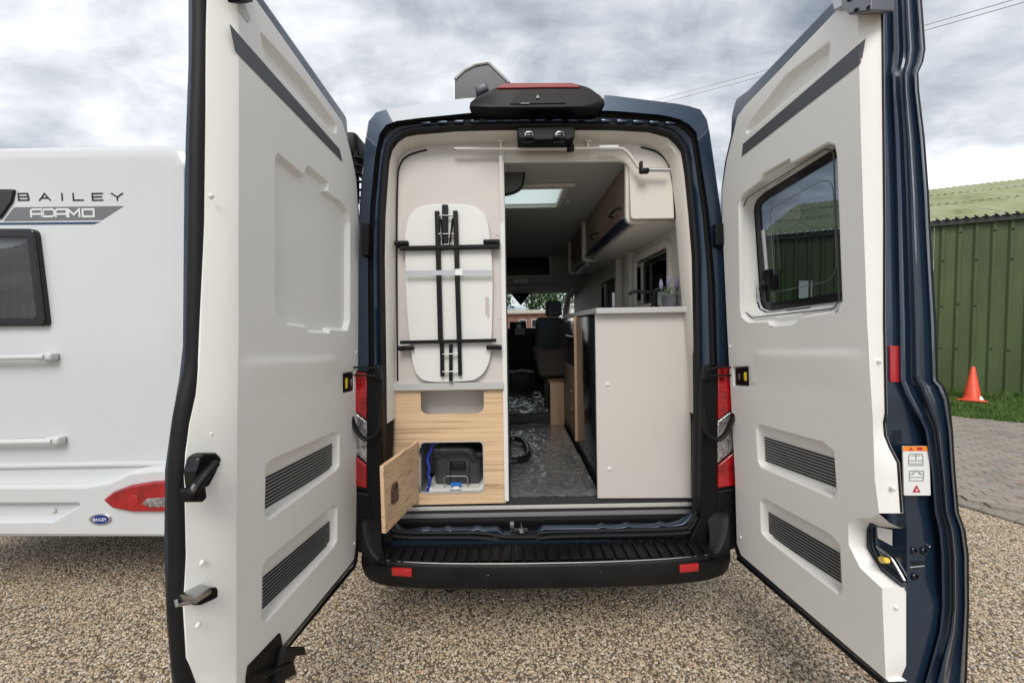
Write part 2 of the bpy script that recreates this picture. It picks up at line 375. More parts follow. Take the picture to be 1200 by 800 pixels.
# loose stones, close to the viewer
stones = bpy.data.collections.new('stone_shapes')
for k in range(7):
    b = bmesh.new(); bmesh.ops.create_icosphere(b, subdivisions=1 if k % 2 else 2, radius=.5)
    sx, sy, sz = random.uniform(.8, 1.2), random.uniform(.65, .95), random.uniform(.42, .68)
    for v in b.verts:
        n_ = noise.noise(v.co * 2.3 + Vector((k * 7.1, 0, 0))) * .42; v.co = Vector((v.co.x * sx, v.co.y * sy, v.co.z * sz)) * (1 + n_)
    me = bpy.data.meshes.new('stone'); b.to_mesh(me); b.free(); me.materials.append(STONE)
    if k % 3: me.shade_smooth()
    stones.objects.link(bpy.data.objects.new('stone', me))
kA, kB = Vector((3.90, 3.29)), Vector((4.02, 2.93)); kd = (kB - kA).normalized()     # edge of the block paving
gv = MB(); e0, e1 = kA - kd * 2.2, kA + kd * 2.6
gv.add([(-4.6, 1.35, .002), (e1.x, 1.35, .002), (e1.x, e1.y, .002), (e0.x, e0.y, .002), (-4.6, e0.y, .002)], [(0, 1, 2), (0, 2, 3), (0, 3, 4)])
gvo = gv.build('gravel', ramp_mat('dark_gap_fines', [(.05, .038, .026), (.15, .115, .08), (.24, .19, .13)], 90, .95, bump=(1, .01)), smooth=0, normals=False); tag(gvo, 'loose tan and grey gravel stones covering the yard', kind='stuff')  # bed coloured dark so the gaps between stones look shaded
ng = bpy.data.node_groups.new('gravel_scatter', 'GeometryNodeTree')
ng.interface.new_socket('Geometry', in_out='INPUT', socket_type='NodeSocketGeometry'); ng.interface.new_socket('Geometry', in_out='OUTPUT', socket_type='NodeSocketGeometry')
G = lambda t: ng.nodes.new(t)
gi, go = G('NodeGroupInput'), G('NodeGroupOutput'); dp = G('GeometryNodeDistributePointsOnFaces'); dp.inputs['Density'].default_value = 12000
ip = G('GeometryNodeInstanceOnPoints'); ci = G('GeometryNodeCollectionInfo'); ci.inputs[0].default_value = stones; ci.inputs['Separate Children'].default_value = True; ci.inputs['Reset Children'].default_value = True
ip.inputs['Pick Instance'].default_value = True
rr = G('FunctionNodeRandomValue'); rr.data_type = 'FLOAT_VECTOR'; rr.inputs[0].default_value = (-.5, -.5, 0); rr.inputs[1].default_value = (.5, .5, 6.28)
rs = G('FunctionNodeRandomValue'); rs.data_type = 'FLOAT'; rs.inputs[2].default_value = .008; rs.inputs[3].default_value = .0185
jn = G('GeometryNodeJoinGeometry'); LL = ng.links.new
LL(gi.outputs[0], dp.inputs[0]); LL(dp.outputs['Points'], ip.inputs['Points']); LL(ci.outputs[0], ip.inputs['Instance']); LL(rr.outputs[0], ip.inputs['Rotation']); LL(rs.outputs[1], ip.inputs['Scale'])
LL(ip.outputs[0], jn.inputs[0]); LL(gi.outputs[0], jn.inputs[0]); LL(jn.outputs[0], go.inputs[0])
md = gvo.modifiers.new('scatter', 'NODES'); md.node_group = ng
# block paving: joint bed + single blocks where they show
kn = Vector((-kd.y, kd.x)); kn = kn if kn.x > 0 else -kn
pav = MB(); far = kA - kd * 9; near = kA + kd * 3
g0, g1 = Vector((7.29, 6.35)), Vector((7.82, 5.82)); gd = (g1 - g0).normalized()
gE0, gE1 = g0 - gd * 9, g0 + gd * 6
pav.add([(kA.x + kd.x * 3, kA.y + kd.y * 3, .004), (kA.x + kd.x * 3 + 9, kA.y + kd.y * 3, .004), (gE1.x, gE1.y, .004), (gE0.x, gE0.y, .004), (e0.x, e0.y, .004)], [(0, 1, 2), (0, 2, 3), (0, 3, 4)])
paving = pav.build('paving', JOINT, smooth=0, normals=False); tag(paving, 'brownish block paving beside the gravel yard', kind='structure')
pb = MB(); pb.box((0, 0, .012), (.193, .093, .028), bev=.0035)
bm_me = pb.build('paving_block', PAVER, paving); me_block = bm_me.data; bpy.data.objects.remove(bm_me)
bcount = 0; ang = math.atan2(kd.y, kd.x)
def block(c, a):
    global bcount
    o = bpy.data.objects.new('paving_block', me_block); COL.objects.link(o); o.parent = paving
    o.location = (c.x, c.y, random.uniform(-.0015, .0025)); o.rotation_euler = (random.uniform(-.01, .01), random.uniform(-.01, .01), a + random.uniform(-.015, .015)); bcount += 1
for k in range(-8, 24):                                      # edging course, laid lengthwise
    c = kA - kd * (k * .2) + kn * .05; 
    if 1.05 < c.x / c.y < 1.45: block(c, ang)
bd = (kd * .72 + kn * .69).normalized(); bn = Vector((-bd.y, bd.x))
cand = []
for i in range(-60, 60):
    for j in range(-60, 60):
        c = kA + bd * (i * .2 + (j % 2) * .1) + bn * (j * .1)
        s_ = (c - kA).dot(kn)
        if s_ < .17: continue
        gs = (c - g0).dot(Vector((gd.y, -gd.x)))
        if (c - g0).cross(gd) if False else False: continue
        side = gd.x * (c.y - g0.y) - gd.y * (c.x - g0.x)
        if side > -.05: continue
        if c.y < 2.4: continue
        q = c.x / c.y
        if 1.115 < q < 1.36: cand.append((c.length, c))
cand.sort(key=lambda t: t[0])
for _, c in cand[:270]: block(c, math.atan2(bd.y, bd.x))
# grass strip before the shed
ga = MB(); nb = Vector((.53, .85)).normalized()
ga.add([(gE0.x, gE0.y, .008), (gE1.x, gE1.y, .008), (gE1.x + 9, gE1.y + 3, .008), (gE0.x + 3, gE0.y + 9, .008)], [(0, 1, 2, 3)])
tag(ga.build('verge', SOIL, smooth=0, normals=False), 'earth strip between paving and green shed', kind='structure')
sA = Vector((9.55, 7.75)); sdv = Vector((.92, -.39)).normalized(); sn = Vector((.39, .92)).normalized()
gb = MB(); cnt = 0
while cnt < 15000:
    x = random.uniform(5.8, 12.5); y = random.uniform(4.2, 9.5); c = Vector((x, y))
    side = gd.x * (y - g0.y) - gd.y * (x - g0.x)
    if side < -.06 + noise.noise(Vector((x * 3, y * 3, 0))) * .12: continue
    if (c - sA).dot(sn) > -.02 or not (1.02 < x / y < 1.45): continue
    wall_d = -(c - sA).dot(sn); tall = 1.0 + 1.6 * max(0, 1 - wall_d / .35)
    h = random.uniform(.035, .085) * tall * (1 + .8 * noise.noise(Vector((x * 2, y * 2, 5)))); a = random.uniform(0, 6.28); wv = Vector((math.cos(a), math.sin(a), 0)) * random.uniform(.004, .008)
    p = Vector((x, y, .008)); lean = Vector((random.uniform(-.5, .5), random.uniform(-.5, .5), 0)) * h
    gb.add([p - wv, p + wv, p + lean * .4 + wv * .6 + Vector((0, 0, h * .6)), p + lean + Vector((0, 0, h))], [(0, 1, 2), (0, 2, 3)]); cnt += 1
tag(gb.build('grass', GRASSM, smooth=0, normals=False), 'rough green grass along the foot of the green shed', kind='stuff')

# ------------------------------------------------------------------ green shed
shed = thing('green_shed', 'long dark green corrugated steel shed with a mossy pale roof', 'shed')
EZ = 3.62; PITCHR = .37; WR = 4.7
def shed_pt(t, z, off=0): q = sA + sdv * t - sn * off; return Vector((q.x, q.y, z))
rib = [(0, 0), (.075, 0), (.10, .035), (.15, .035), (.175, 0), (.25, 0)]
prof = []
for k in range(4): prof += [(k * .25 + x, o) for x, o in rib[:-1]]
prof.append((1.0, 0))
me_sheet = None
T0 = -3.8
for i in range(12):
    t0 = T0 + i * 1.0
    if me_sheet is None:
        w_ = MB(); w_.grid([[Vector((x, -o, z)) for x, o in prof] for z in (0.0, EZ)]); o = w_.build('wall_sheet', SHEDW, shed, smooth=0, normals=False); me_sheet = o.data
    else: o = bpy.data.objects.new('wall_sheet', me_sheet); COL.objects.link(o); o.parent = shed
    q = shed_pt(t0, 0, (i % 2) * .004); o.location = q; o.rotation_euler = (0, 0, math.atan2(sdv.y, sdv.x))
ft = MB()
for i in range(12):
    for zz_ in (1.0, 1.9, 2.8, 3.35):
        for k in range(4):
            q = shed_pt(T0 + i + k * .25 + .125, zz_ + random.uniform(-.03, .03), .042)
            if random.random() < .55: ft.box(q, (.03, .02, .02))
fo = ft.build('fixing_bolts', BLACK, shed); fo['kind'] = 'stuff'
gm_ = MB(); gm_.add([shed_pt(T0, 0, 0), shed_pt(T0, EZ, 0), shed_pt(T0, EZ + WR * PITCHR * .5, -WR), shed_pt(T0, 0, -WR)], [(0, 1, 2, 3)]); gm_.build('gable_wall', SHEDW, shed)
# eaves trim
ev = MB(); a_, b_ = shed_pt(T0 - .1, EZ - .03, .06), shed_pt(T0 + 12, EZ - .03, .06)
ev.box(((a_ + b_) / 2), ((b_ - a_).length, .09, .12), rot=Matrix.Rotation(math.atan2(sdv.y, sdv.x), 3, 'Z')); ev.build('eaves_gutter', mat('dark_gutter', (.03, .035, .03), .5), shed)
# roof sheets, corrugated, hipped at the near end
for i in range(12):
    t0 = T0 - .05 + i * 1.0
    for r_i, (sa, sb) in enumerate(((0, .36), (.34, .70), (.68, 1.0))):
        rows = []; lift = random.uniform(0, .01)
        for si, s_ in enumerate((sa, (sa + sb) / 2, sb)):
            row = []
            for k in range(43):
                x = k / 42; cx = t0 + x; hip = 1.74
                lim = 1.0 if cx > T0 + hip else max(.02, (cx - T0 + .05) / (hip + .05)); s2 = min(s_, lim)
                o_ = .030 * math.cos(x * 14 * math.pi); lo = .022 * (1 - si / 2) if r_i else 0
                q = sA + sdv * cx + sn * (s2 * WR) - sn * (.16 if s_ == 0 else 0)
                row.append(Vector((q.x, q.y, EZ + .08 + s2 * WR * PITCHR - (.06 if s_ == 0 else 0) + o_ + lo + lift)))
            rows.append(row)
        r_ = MB(); r_.grid(rows); r_.build('roof_sheet', SHEDR, shed, normals=False, smooth=60)
dw = MB(); dw.box(shed_pt(-3.0, 2.35, .05), (.3, .02, .4)); dw.build('wall_lamp_box', WHITE, shed)

# ------------------------------------------------------------------ traffic cone
cone = thing('traffic_cone', 'faded orange traffic cone leaning against the green shed wall', 'traffic cone')
cb = V(7.3); bx = at(1139, 470, cb); tx = at(1149, 431, cb)
cp = Vector((bx[0], 7.3, .02)); ax = Vector((tx[0] - bx[0], .12, tx[1] - bx[1] + .05)).normalized()
hh = 0.66
c_ = MB(); c_.lathe([(.15, 0.0), (.145, .03), (.12, .05), (.03, hh - .01), (.026, hh), (0, hh)], cp + ax * .03, ax, 28); c_.build('cone_body', CONE, cone)
c_ = MB(); q = ax.to_track_quat('Z', 'Y').to_matrix(); c_.box(cp + ax * .015, (.38, .38, .035), bev=.01, rot=q); c_.build('base', CONE, cone)
c_ = MB(); c_.add([cp + ax * z + Vector((dx, -r_ - .004, 0)) for dx, z, r_ in ((-.035, .075, .150), (.045, .075, .150), (.03, .13, .128), (.0, .15, .122), (-.025, .12, .132))], [(0, 1, 2, 3, 4)]); c_.build('white_mark', LABELW, cone, smooth=0)

# ------------------------------------------------------------------ overhead cables
for k, dy in enumerate((0, 5)):
    a1 = V(70); a2 = V(22)
    p0 = at(700, 134 + dy, a1); p1 = at(1215, -8 + dy * 1.3, a2)
    A_ = Vector((p0[0], 70, p0[1])); B_ = Vector((p1[0], 22, p1[1])); pts = []
    for j in range(41): f = j / 40 * 1.35 - .1; q = A_.lerp(B_, f); q.z -= 2.2 * f * (1 - f) * .5; pts.append(q)
    t_ = MB(); t_.tube(pts, .018, 6); o = t_.build('overhead_cable', mat('cable_grey', (.14, .15, .17), .6), smooth=0)
    tag(o, ['upper of the two thin overhead cables crossing the sky', 'lower of the two thin overhead cables crossing the sky'][k], 'cable', 'overhead cables')

# ------------------------------------------------------------------ white caravan on the left
cv = thing('caravan', 'white touring caravan with BAILEY ADAMO lettering parked beside the van', 'caravan')
CY = 2.2; cf = V(CY)
xr, zt, zb = -1.765, 2.735, .62; xl = -4.12
base = rnd([(xl, zb), (xr, zb), (xr + .01, 1.6), (xr, zt), (xl, zt)], [.02, .02, 0, .16, .16], 8)
b_ = MB(); ctr = (-2.96, 1.6)
rings = []
for y, ins in ((CY, .105), (CY + .004, .075), (CY + .016, .045), (CY + .04, .02), (CY + .085, .004), (CY + .15, 0), (CY + 6.2, 0)):
    l = star(inset(base, ins), ctr, 140); rings.append([Vector((x, y, z)) for x, z in l])
b_.grid(rings, True); b_.add(rings[0], [tuple(range(140))]); b_.add(rings[-1], [tuple(range(140))])
b_.build('body_shell', CARAV, cv, smooth=50)
b_ = MB(); b_.solid(cf, rnd(ats([(199, 196), (216, 190), (219, 541), (203, 541)], cf), .03), .0035, -.01, bev=.0035); b_.build('corner_moulding', CARAV, cv)
b_ = MB(); z0 = at(100, 544, cf)[1]; b_.box((-2.96, CY - .004, z0), (2.16, .026, .026), bev=.009); b_.build('trim_line', CARAV, cv)
# lower bumper moulding
bo = [at(x, y, cf, .07) for x, y in ((-260, 570), (100, 568), (128, 563), (152, 552), (176, 549), (236, 546), (236, 622), (225, 630), (-260, 630))]
bo = [(max(u, xl - .01), v) for u, v in bo]
bo[5] = (xr + .01, bo[5][1]); bo[6] = (xr + .01, bo[6][1]); bo[7] = (xr - .03, bo[7][1])
rec = rnd(ats([(-150, 591), (96, 590), (62, 610), (-150, 612)], cf, .07), .01); rec[0:0] = []
b_ = MB(); b_.plate(cf, rnd(bo, .015), .07, [rec], -.12, bev=.022, hbev=.012, hd=.035); b_.plate(cf, rec, .035)
b_.build('bumper', CARAV, cv, smooth=40)
for px in (60, -90):
    b_ = MB(); q = at(px if px > 0 else px, 598, cf, .05); b_.lathe([(0, 0), (.016, 0), (.018, -.012)], cf.P(q[0], q[1], .045), (0, -1, 0), 16); b_.build('bumper_plug', CARAV, cv)
# tail lamp
lo = rnd(ats([(121, 585), (133, 575.5), (152, 568.5), (180, 564), (233, 561), (233, 596), (190, 599.5), (155, 599.5), (132, 595)], cf, .085), [.012, .03, .04, .04, .01, .01, .04, .04, .03])
b_ = MB(); b_.solid(cf, lo, .092, .06, bev=.012); tl = b_.build('tail_lamp', RED, cv, label='red wraparound tail lamp')
lc = rnd(ats([(166, 590), (172, 584), (233, 580), (233, 593), (175, 594)], cf, .094), .004)
b_ = MB(); b_.solid(cf, lc, .096, .085, bev=.003); b_.build('clear_lens', CLEAR, tl)
b_ = MB(); q = at(156, 586, cf, .094); b_.lathe([(0, .004), (.028, .003), (.03, 0)], cf.P(*q, .092), (0, -1, 0), 20); b_.build('round_reflector', REDR, tl)
# window
wo = rnd(ats([(-60, 268), (42, 268), (56, 382), (-60, 383)], cf, .02), [.02, .04, .03, .02])
wi = rnd(inset(ats([(-60, 268), (42, 268), (56, 382), (-60, 383)], cf, .02), .045), .03)
b_ = MB(); b_.plate(cf, wo, .03, [wi], -.01, bev=.01, hd=.015); wn = b_.build('window', BLACKG, cv)
b_ = MB(); b_.plate(cf, wi, .016); b_.build('pane', glass('smoked_acrylic', (.5, .52, .54)), wn, smooth=0)
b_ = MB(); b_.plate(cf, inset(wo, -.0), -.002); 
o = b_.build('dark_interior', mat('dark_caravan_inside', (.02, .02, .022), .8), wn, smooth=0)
# pale curtain seen behind the pane
b_ = MB(); rows = []
for j in range(12):
    row = []
    for k in range(50):
        f = k / 49; g_ = j / 11; u = at(-55 + f * 97, 300, cf)[0]; wv = .006 * math.sin(k * 1.35 + j * .1)
        top = 282 + 10 * math.sin(f * 3.1) ; v0 = at(0, top + 14 * max(0, .6 - f), cf)[1]; v1 = at(0, 372, cf)[1]
        row.append(cf.P(u - .08 * g_ * (1 - f), v0 + (v1 - v0) * g_, .006 + wv * .5))
    rows.append(row)
b_.grid(rows); b_.build('curtain', mat('grey_curtain', (.22, .22, .21), .9, bump=(200, .4)), wn, smooth=80, normals=False)
# grab rails
for y0, x1 in ((418, 58), (517, 67)):
    u1, v = at(x1, y0, cf, .05); u0 = -3.55; b_ = MB()
    b_.tube([(u0, CY - .045, v), (u1 - .03, CY - .045, v)], .016, 14, flat=1); b_.build('grab_rail', CARAV, cv)
    for u in (u0, u1 - .04):
        c_ = MB(); c_.box((u, CY - .025, v), (.085, .05, .046), bev=.014); h_ = c_.build('rail_end', CARAV, cv)
        c_ = MB(); c_.lathe([(0, .002), (.008, .002), (.009, 0)], (u, CY - .05, v), (0, -1, 0), 12); c_.build('screw_cap', STEEL, h_)
# lettering and stripes
bx0 = [19, 43.5, 66, 83.5, 106, 129]; b_ = MB()
for ch, x in zip('BAILEY', bx0):
    u0, v0 = at(x, 234, cf, .012); u1, v1 = at(x + (12 if ch != 'I' else 8), 226, cf, .012)
    b_ = MB(); strokes(b_, cf, u0, v0, v1 - v0, u1 - u0, .0085, CH[ch], .0015); b_.build('letter', INK, cv, smooth=0)
b_ = MB(); q = ats([(14.5, 242.5), (143.5, 241), (118, 257.5), (2, 259)], cf, .008); b_.plate(cf, q, .0012); b_.build('grey_stripe', mat('grey_decal', (.15, .15, .165), .35, coat=.4), cv, smooth=0)
b_ = MB(); q = ats([(0, 260.5), (117, 259.5), (108, 262.5), (-40, 263.5)], cf, .008); b_.plate(cf, q, .0012); b_.build('blue_pinstripe', mat('blue_decal', (.02, .06, .13), .3), cv, smooth=0)
b_ = MB()
for ch, x in zip('adamo', (33.5, 48, 62.5, 77.5, 94.5)):
    u0, v0 = at(x, 253, cf, .014); u1, v1 = at(x + 12.5, 244.5, cf, .014)
    b_ = MB(); strokes(b_, cf, u0, v0, v1 - v0, u1 - u0, .0105, CH[ch], .0022); b_.build('letter', LABELW, cv, smooth=0)
b_ = MB(); q = rnd(ats([(-60, 221), (17, 222), (14, 236), (0, 256), (-60, 256)], cf, .008), .006); b_.solid(cf, q, .012, 0, bev=.004); b_.build('marker_emblem', BLACKG, cv)
q0 = at(118.5, 607.5, cf, .07)
def ell(c, a, b, n=28): return [(c[0] + a * math.cos(2 * math.pi * k / n), c[1] + b * math.sin(2 * math.pi * k / n)) for k in range(n)]
b_ = MB(); b_.solid(cf, ell(q0, .062, .033), .078, .066, bev=.003); bd_ = b_.build('oval_badge', ALU, cv)
b_ = MB(); b_.plate(cf, ell((q0[0] + .004, q0[1]), .046, .025), .079); b_.build('blue_oval', mat('badge_blue', (.01, .03, .25), .3), bd_, smooth=0)
b_ = MB()
for k, ch in enumerate('BAILEY'):
    b_ = MB(); strokes(b_, cf, q0[0] - .034 + k * .0125, q0[1] - .007, .014, .009, .0032, CH[ch], .0795); b_.build('letter', LABELW, bd_, smooth=0)
b_ = MB(); b_.box((-2.96, CY + 3.2, .50), (2.1, 5.8, .22)); b_.build('chassis', BLACK, cv)
for s_ in (-1, 1):
    b_ = MB(); b_.lathe([(0, -.09), (.2, -.09), (.32, -.08), (.33, 0), (.32, .08), (.2, .09), (0, .09)], (-2.96 + s_ * 1.0, CY + 3.1, .33), (1, 0, 0), 28); b_.build('wheel', RUBBER, cv)

# ------------------------------------------------------------------ campervan
van = thing('campervan', 'dark blue high roof campervan with both rear doors open showing its interior', 'campervan')
TI = R(4.2); RW = Fr((0, 2.0, 1.66), (1, 0, 0), (0, math.sin(TI), math.cos(TI)), (0, -math.cos(TI), math.sin(TI)))
CC = at(637, 380, RW)
A0 = [(421, 640), (419, 560), (419, 430), (420, 300), (422, 240), (428, 168), (432, 143), (441, 134), (454, 130), (508, 121.5), (547, 117), (640, 113), (711, 113.5), (747, 118), (799, 124.5), (820, 131), (829, 146), (837, 200), (844, 252), (850, 340), (853, 430), (858, 560), (856, 640)]
B0 = [(438, 634), (434, 560), (432, 430), (431, 300), (434, 240), (440, 178), (446, 152), (456, 143), (490, 138.5), (560, 131.5), (640, 128.5), (720, 130), (780, 135), (804, 142), (816, 154), (822, 190), (831, 250), (838, 330), (841, 430), (845, 560), (838, 634)]
E0 = [(474, 626), (459, 616), (453.5, 596), (453.5, 560), (452.5, 430), (450.5, 300), (451.5, 250), (456, 190), (461, 170), (478, 158.5), (535, 153.5), (580, 152.3), (640, 151.8), (720, 152.3), (762, 154.8), (786, 162), (798, 177), (802, 200), (807, 250), (811, 300), (813, 400), (814, 500), (814, 596), (811, 608), (797, 622)]
def ringw(px, d, grow=0):
    l = ats(px, RW, d)
    if grow: l = inset(l, grow)
    return star(l, CC, 150)
def wr(l, d): return [RW.P(u, v, d) for u, v in l]
lA = ringw(A0, -.05); lAf = star(inset(ats(A0, RW, -.05), .03), CC, 150); lB = ringw(B0, 0); lE = ringw(E0, -.06)
lBi = [(b[0] * .82 + e_[0] * .18, b[1] * .82 + e_[1] * .18) for b, e_ in zip(lB, lE)]
lC = [(b[0] * .72 + e_[0] * .28, b[1] * .72 + e_[1] * .28) for b, e_ in zip(lB, lE)]
lC2 = [(b[0] * .45 + e_[0] * .55, b[1] * .45 + e_[1] * .55) for b, e_ in zip(lB, lE)]
eE = inset(ats(E0, RW, -.06), -.028); lD = star(eE, CC, 150); lD2 = star(inset(ats(E0, RW, -.06), -.014), CC, 150)
b_ = MB(); b_.grid([wr(lA, -.05), wr(star(inset(ats(A0, RW, -.05), .008), CC, 150), -.025), wr(star(inset(ats(A0, RW, -.05), .02), CC, 150), -.008), wr(lB, 0), wr(lB, -.012)], True)
b_.build('rear_frame', PAINT, van, smooth=30)
b_ = MB(); b_.grid([wr(lB, -.012), wr(lB, -.03), wr(lBi, -.045), wr(lC, -.03)], True); b_.build('gutter_channel', RUBBER, van)
b_ = MB(); b_.grid([wr(lC, -.03), wr([(c[0] * .97 + d[0] * .03, c[1] * .97 + d[1] * .03) for c, d in zip(lC, lC2)], -.028), wr(lC2, -.045), wr(lD, -.06)], True); b_.build('inner_pillar', PAINTIN, van)
b_ = MB(); b_.grid([wr(lD, -.06), wr(lD, -.045), wr(star(inset(eE, .004), CC, 150), -.034), wr(lD2, -.03), wr(star(inset(eE, .024), CC, 150), -.036), wr(lE, -.05), wr(lE, -.075)], True)
b_.build('door_seal', RUBBER, van)
# cream liner inside the seal (top and sides), deepening to the furniture
F0 = [(459, 620), (459, 590), (463.5, 500), (464, 300), (464.5, 210), (466, 190), (474, 178), (499, 171), (535, 169.5), (640, 168.5), (740, 169), (758, 172), (774, 180), (785, 198), (791, 252), (797, 330), (806, 430), (808, 490), (808, 590), (806, 617)]
lF = ringw(F0, -.15); n_ = 150
top_idx = [k for k in range(n_) if True]
def cut(l, cond): return l
def strip_rows(l1, d1, l2, d2, cond):
    mb = MB(); 
    for k in range(n_):
        j = (k + 1) % n_
        if cond(l1[k]) and cond(l1[j]):
            mb.add([RW.P(*l1[k], d1), RW.P(*l1[j], d1), RW.P(*l2[j], d2), RW.P(*l2[k], d2)], [(0, 1, 2, 3)])
    return mb
zc = at(640, 500, RW)[1]
mb = strip_rows(lE, -.066, [(e_[0] * .5 + f_[0] * .5, e_[1] * .5 + f_[1] * .5) for e_, f_ in zip(lE, lF)], -.075, lambda p: p[1] > zc)
m2 = strip_rows([(e_[0] * .5 + f_[0] * .5, e_[1] * .5 + f_[1] * .5) for e_, f_ in zip(lE, lF)], -.075, lF, -.15, lambda p: p[1] > zc)
mb.add(m2.v, m2.f); mb.build('aperture_liner', LINER, van, smooth=50)
mb = strip_rows(lE, -.066, lF, -.12, lambda p: p[1] <= zc + .03); mb.build('lower_liner', BLACK, van)
b_ = MB(); b_.plate(RW, ats([(450, 588), (816, 583), (820, 640), (450, 640)], RW, -.20), -.20); b_.build('sill_backing', BLACK, van)

# shell: sides, roof and nose
secs = []
prof_ = star(inset(ats(A0, RW, -.05), 0), CC, 150)
zs = [RW.P(u, v, -.05) for u, v in prof_]
def shell_ring(y, k=0, top=None, wid=0):
    out_ = []
    for p in zs:
        z = p.z + (.02 if k else 0) * 0; xx = p.x
        c0 = .145; xx = c0 + (xx - c0) * (1 + wid)
        if top is not None and z > top: z = top + (z - top) * .02
        yy = y if y is not None else p.y
        out_.append(Vector((xx, yy + (p.y - 2.05) * (1 if y is not None and y < 2.3 else 0), z)))
    return out_
secs = [[p for p in zs], shell_ring(2.14, wid=.012), shell_ring(2.2, wid=.016), shell_ring(2.87, wid=.02), shell_ring(3.6, wid=.02), shell_ring(4.4, wid=.02), shell_ring(5.4, wid=.02), shell_ring(6.0, wid=.01, top=2.66), shell_ring(6.5, wid=-.02, top=2.42)]
b_ = MB(); nv = len(secs[0]); vs = [p for r in secs for p in r]; fs = []
for i in range(len(secs) - 1):
    for j in range(nv):
        k = (j + 1) % nv; q = (i * nv + j, i * nv + k, (i + 1) * nv + k, (i + 1) * nv + j); c = sum((vs[t] for t in q), Vector()) / 4
        ym = c.y
        if c.x > .8 and 1.76 < c.z < 2.12 and (2.25 < ym < 2.8 or 3.62 < ym < 4.38): continue         # window openings on the right side
        if c.z > 2.6 and 2.18 < ym < 3.6 and -.5 < c.x < .42: continue                                  # rooflight
        fs.append(q)
b_.add(vs, fs); b_.build('body_side', PAINT, van, smooth=50)
b_ = MB(); b_.box((-.04, 2.86, 2.865), (1.0, 1.34, .03), bev=.01); b_.build('rooflight_dome', CLEARG, van)
# nose: windscreen pillars and bonnet
def bar(name, p, q, r, mt=None, flat=1): b = MB(); b.tube([p, q], r, 10, flat=flat); return b.build(name, mt or PAINT, van)
for x in (-.72, 1.0): bar('windscreen_pillar', (x, 6.42, 2.42), (x, 7.25, 1.55), .045)
b_ = MB(); b_.grid([[Vector((x, y, z)) for x in (-.78, -.3, .6, 1.06)] for y, z in ((7.2, 1.55), (7.6, 1.42), (7.9, 1.2), (7.95, .5))]); b_.build('bonnet', PAINT, van)
for x in (-.85, 1.14): b_ = MB(); b_.grid([[Vector((x, y, z)) for y in (6.3, 7.2, 7.9)] for z in (.5, 1.5)]); b_.build('front_wing', PAINT, van)
b_ = MB(); b_.grid([[Vector((x, 6.48, 2.40)), Vector((x, 7.22, 1.55))] for x in (-.74, .15, 1.02)]); b_.build('windscreen', CLEARG, van, smooth=0)
for x in (-.85, 1.14):
    for y in (2.75 + .15, 6.75):
        b_ = MB(); b_.lathe([(0, -.1), (.2, -.1), (.33, -.1), (.35, 0), (.33, .1), (.2, .1), (0, .1)], (x - math.copysign(.16, x), y, .35), (1, 0, 0), 30); b_.build('wheel', RUBBER, van)
b_ = MB(); b_.box((.145, 4.9, .50), (1.8, 5.7, .16)); b_.build('underbody', BLACK, van)

# added black overlays where dark pillar paint looks black, tail lamps, hinges, door check straps
for sgn, pts in ((-1, [(431.5, 436), (448, 434), (450, 600), (462, 634), (438, 640), (430, 600)]), (1, [(822, 434), (840, 430), (845, 600), (838, 640), (806, 634), (820, 606)])):
    b_ = MB(); b_.solid(RW, rnd(ats(pts, RW, .0), .01), .012, -.03, bev=.006); b_.build('pillar_dark_overlay', BLACK, van)
for sgn, X0, X1 in ((-1, 407, 429.5), (1, 841.5, 865)):
    t = [437, 430][sgn > 0]
    def lamp(pts, mt, nm, par, d=.022): 
        b = MB(); b.solid(RW, rnd(ats(pts, RW, .02), .004), d, -.06, bev=.006); return b.build(nm, mt, par)
    xi, xo = (X1, X0) if sgn < 0 else (X0, X1)     # inner, outer side in the photo
    hs = lamp([(xi + sgn * -1.5, t - 2), (xo, t - 4), (xo, 572), (xi + sgn * -1.5, 577)], BLACK, 'tail_lamp', van, .012)
    lamp([(xi, t), (xo, t - 2), (xo, 474), (xi, 492)], RED, 'red_lens', hs)
    lamp([(xi, 494), (xo, 476), (xo, 524), (xi, 543)], CLEAR, 'clear_lens', hs, .016)
    lamp([(xi, 545), (xo, 526), (xo, 568), (xi, 572)], RED, 'red_lens', hs)
    b_ = MB()
    for k in range(7):
        y_ = t + 5 + k * 6; a = at(xi + sgn * 2, y_, RW, .028); c = at(xo - sgn * 3, y_, RW, .028); b_.tube([RW.P(*a, .022), RW.P(*c, .022)], .0025, 6)
    b_.build('lens_ribs', RED, hs)
    hx = 443 if sgn < 0 else 828; b_ = MB()
    for yy in (431, 440):
        a = at(hx, yy, RW, .02); c = at(hx + sgn * 26, yy - 1, RW, .02); b_.tube([RW.P(*a, .035), RW.P(*c, .045)], .005, 8)
    a = at(hx, 436, RW, .02); b_.box((a[0], a[1], .02), (.035, .075, .04), RW, bev=.006); hg = b_.build('door_hinge', BLACK, van)
    path = [(446, 470), (446, 492), (441, 507), (432, 514), (424, 512), (416, 500), (412, 488)] if sgn < 0 else [(823, 478), (825, 497), (831, 510), (841, 515), (850, 508), (857, 494), (861, 484)]
    b_ = MB(); n3 = [Vector(RW.P(*at(x, y, RW, .05), .05)) for x, y in path]; b_.tube(smooth_path(n3, 5), .018, 10, flat=.55); b_.build('door_check_strap', RUBBER, van)
    q = [(424, 262), (432, 262), (432, 300), (424, 300)] if sgn < 0 else [(837, 262), (847, 262), (848, 288), (838, 288)]
    b_ = MB(); b_.solid(RW, rnd(ats(q, RW, .02), .006), .03, -.03, bev=.006); b_.build('upper_hinge', BLACK, van)

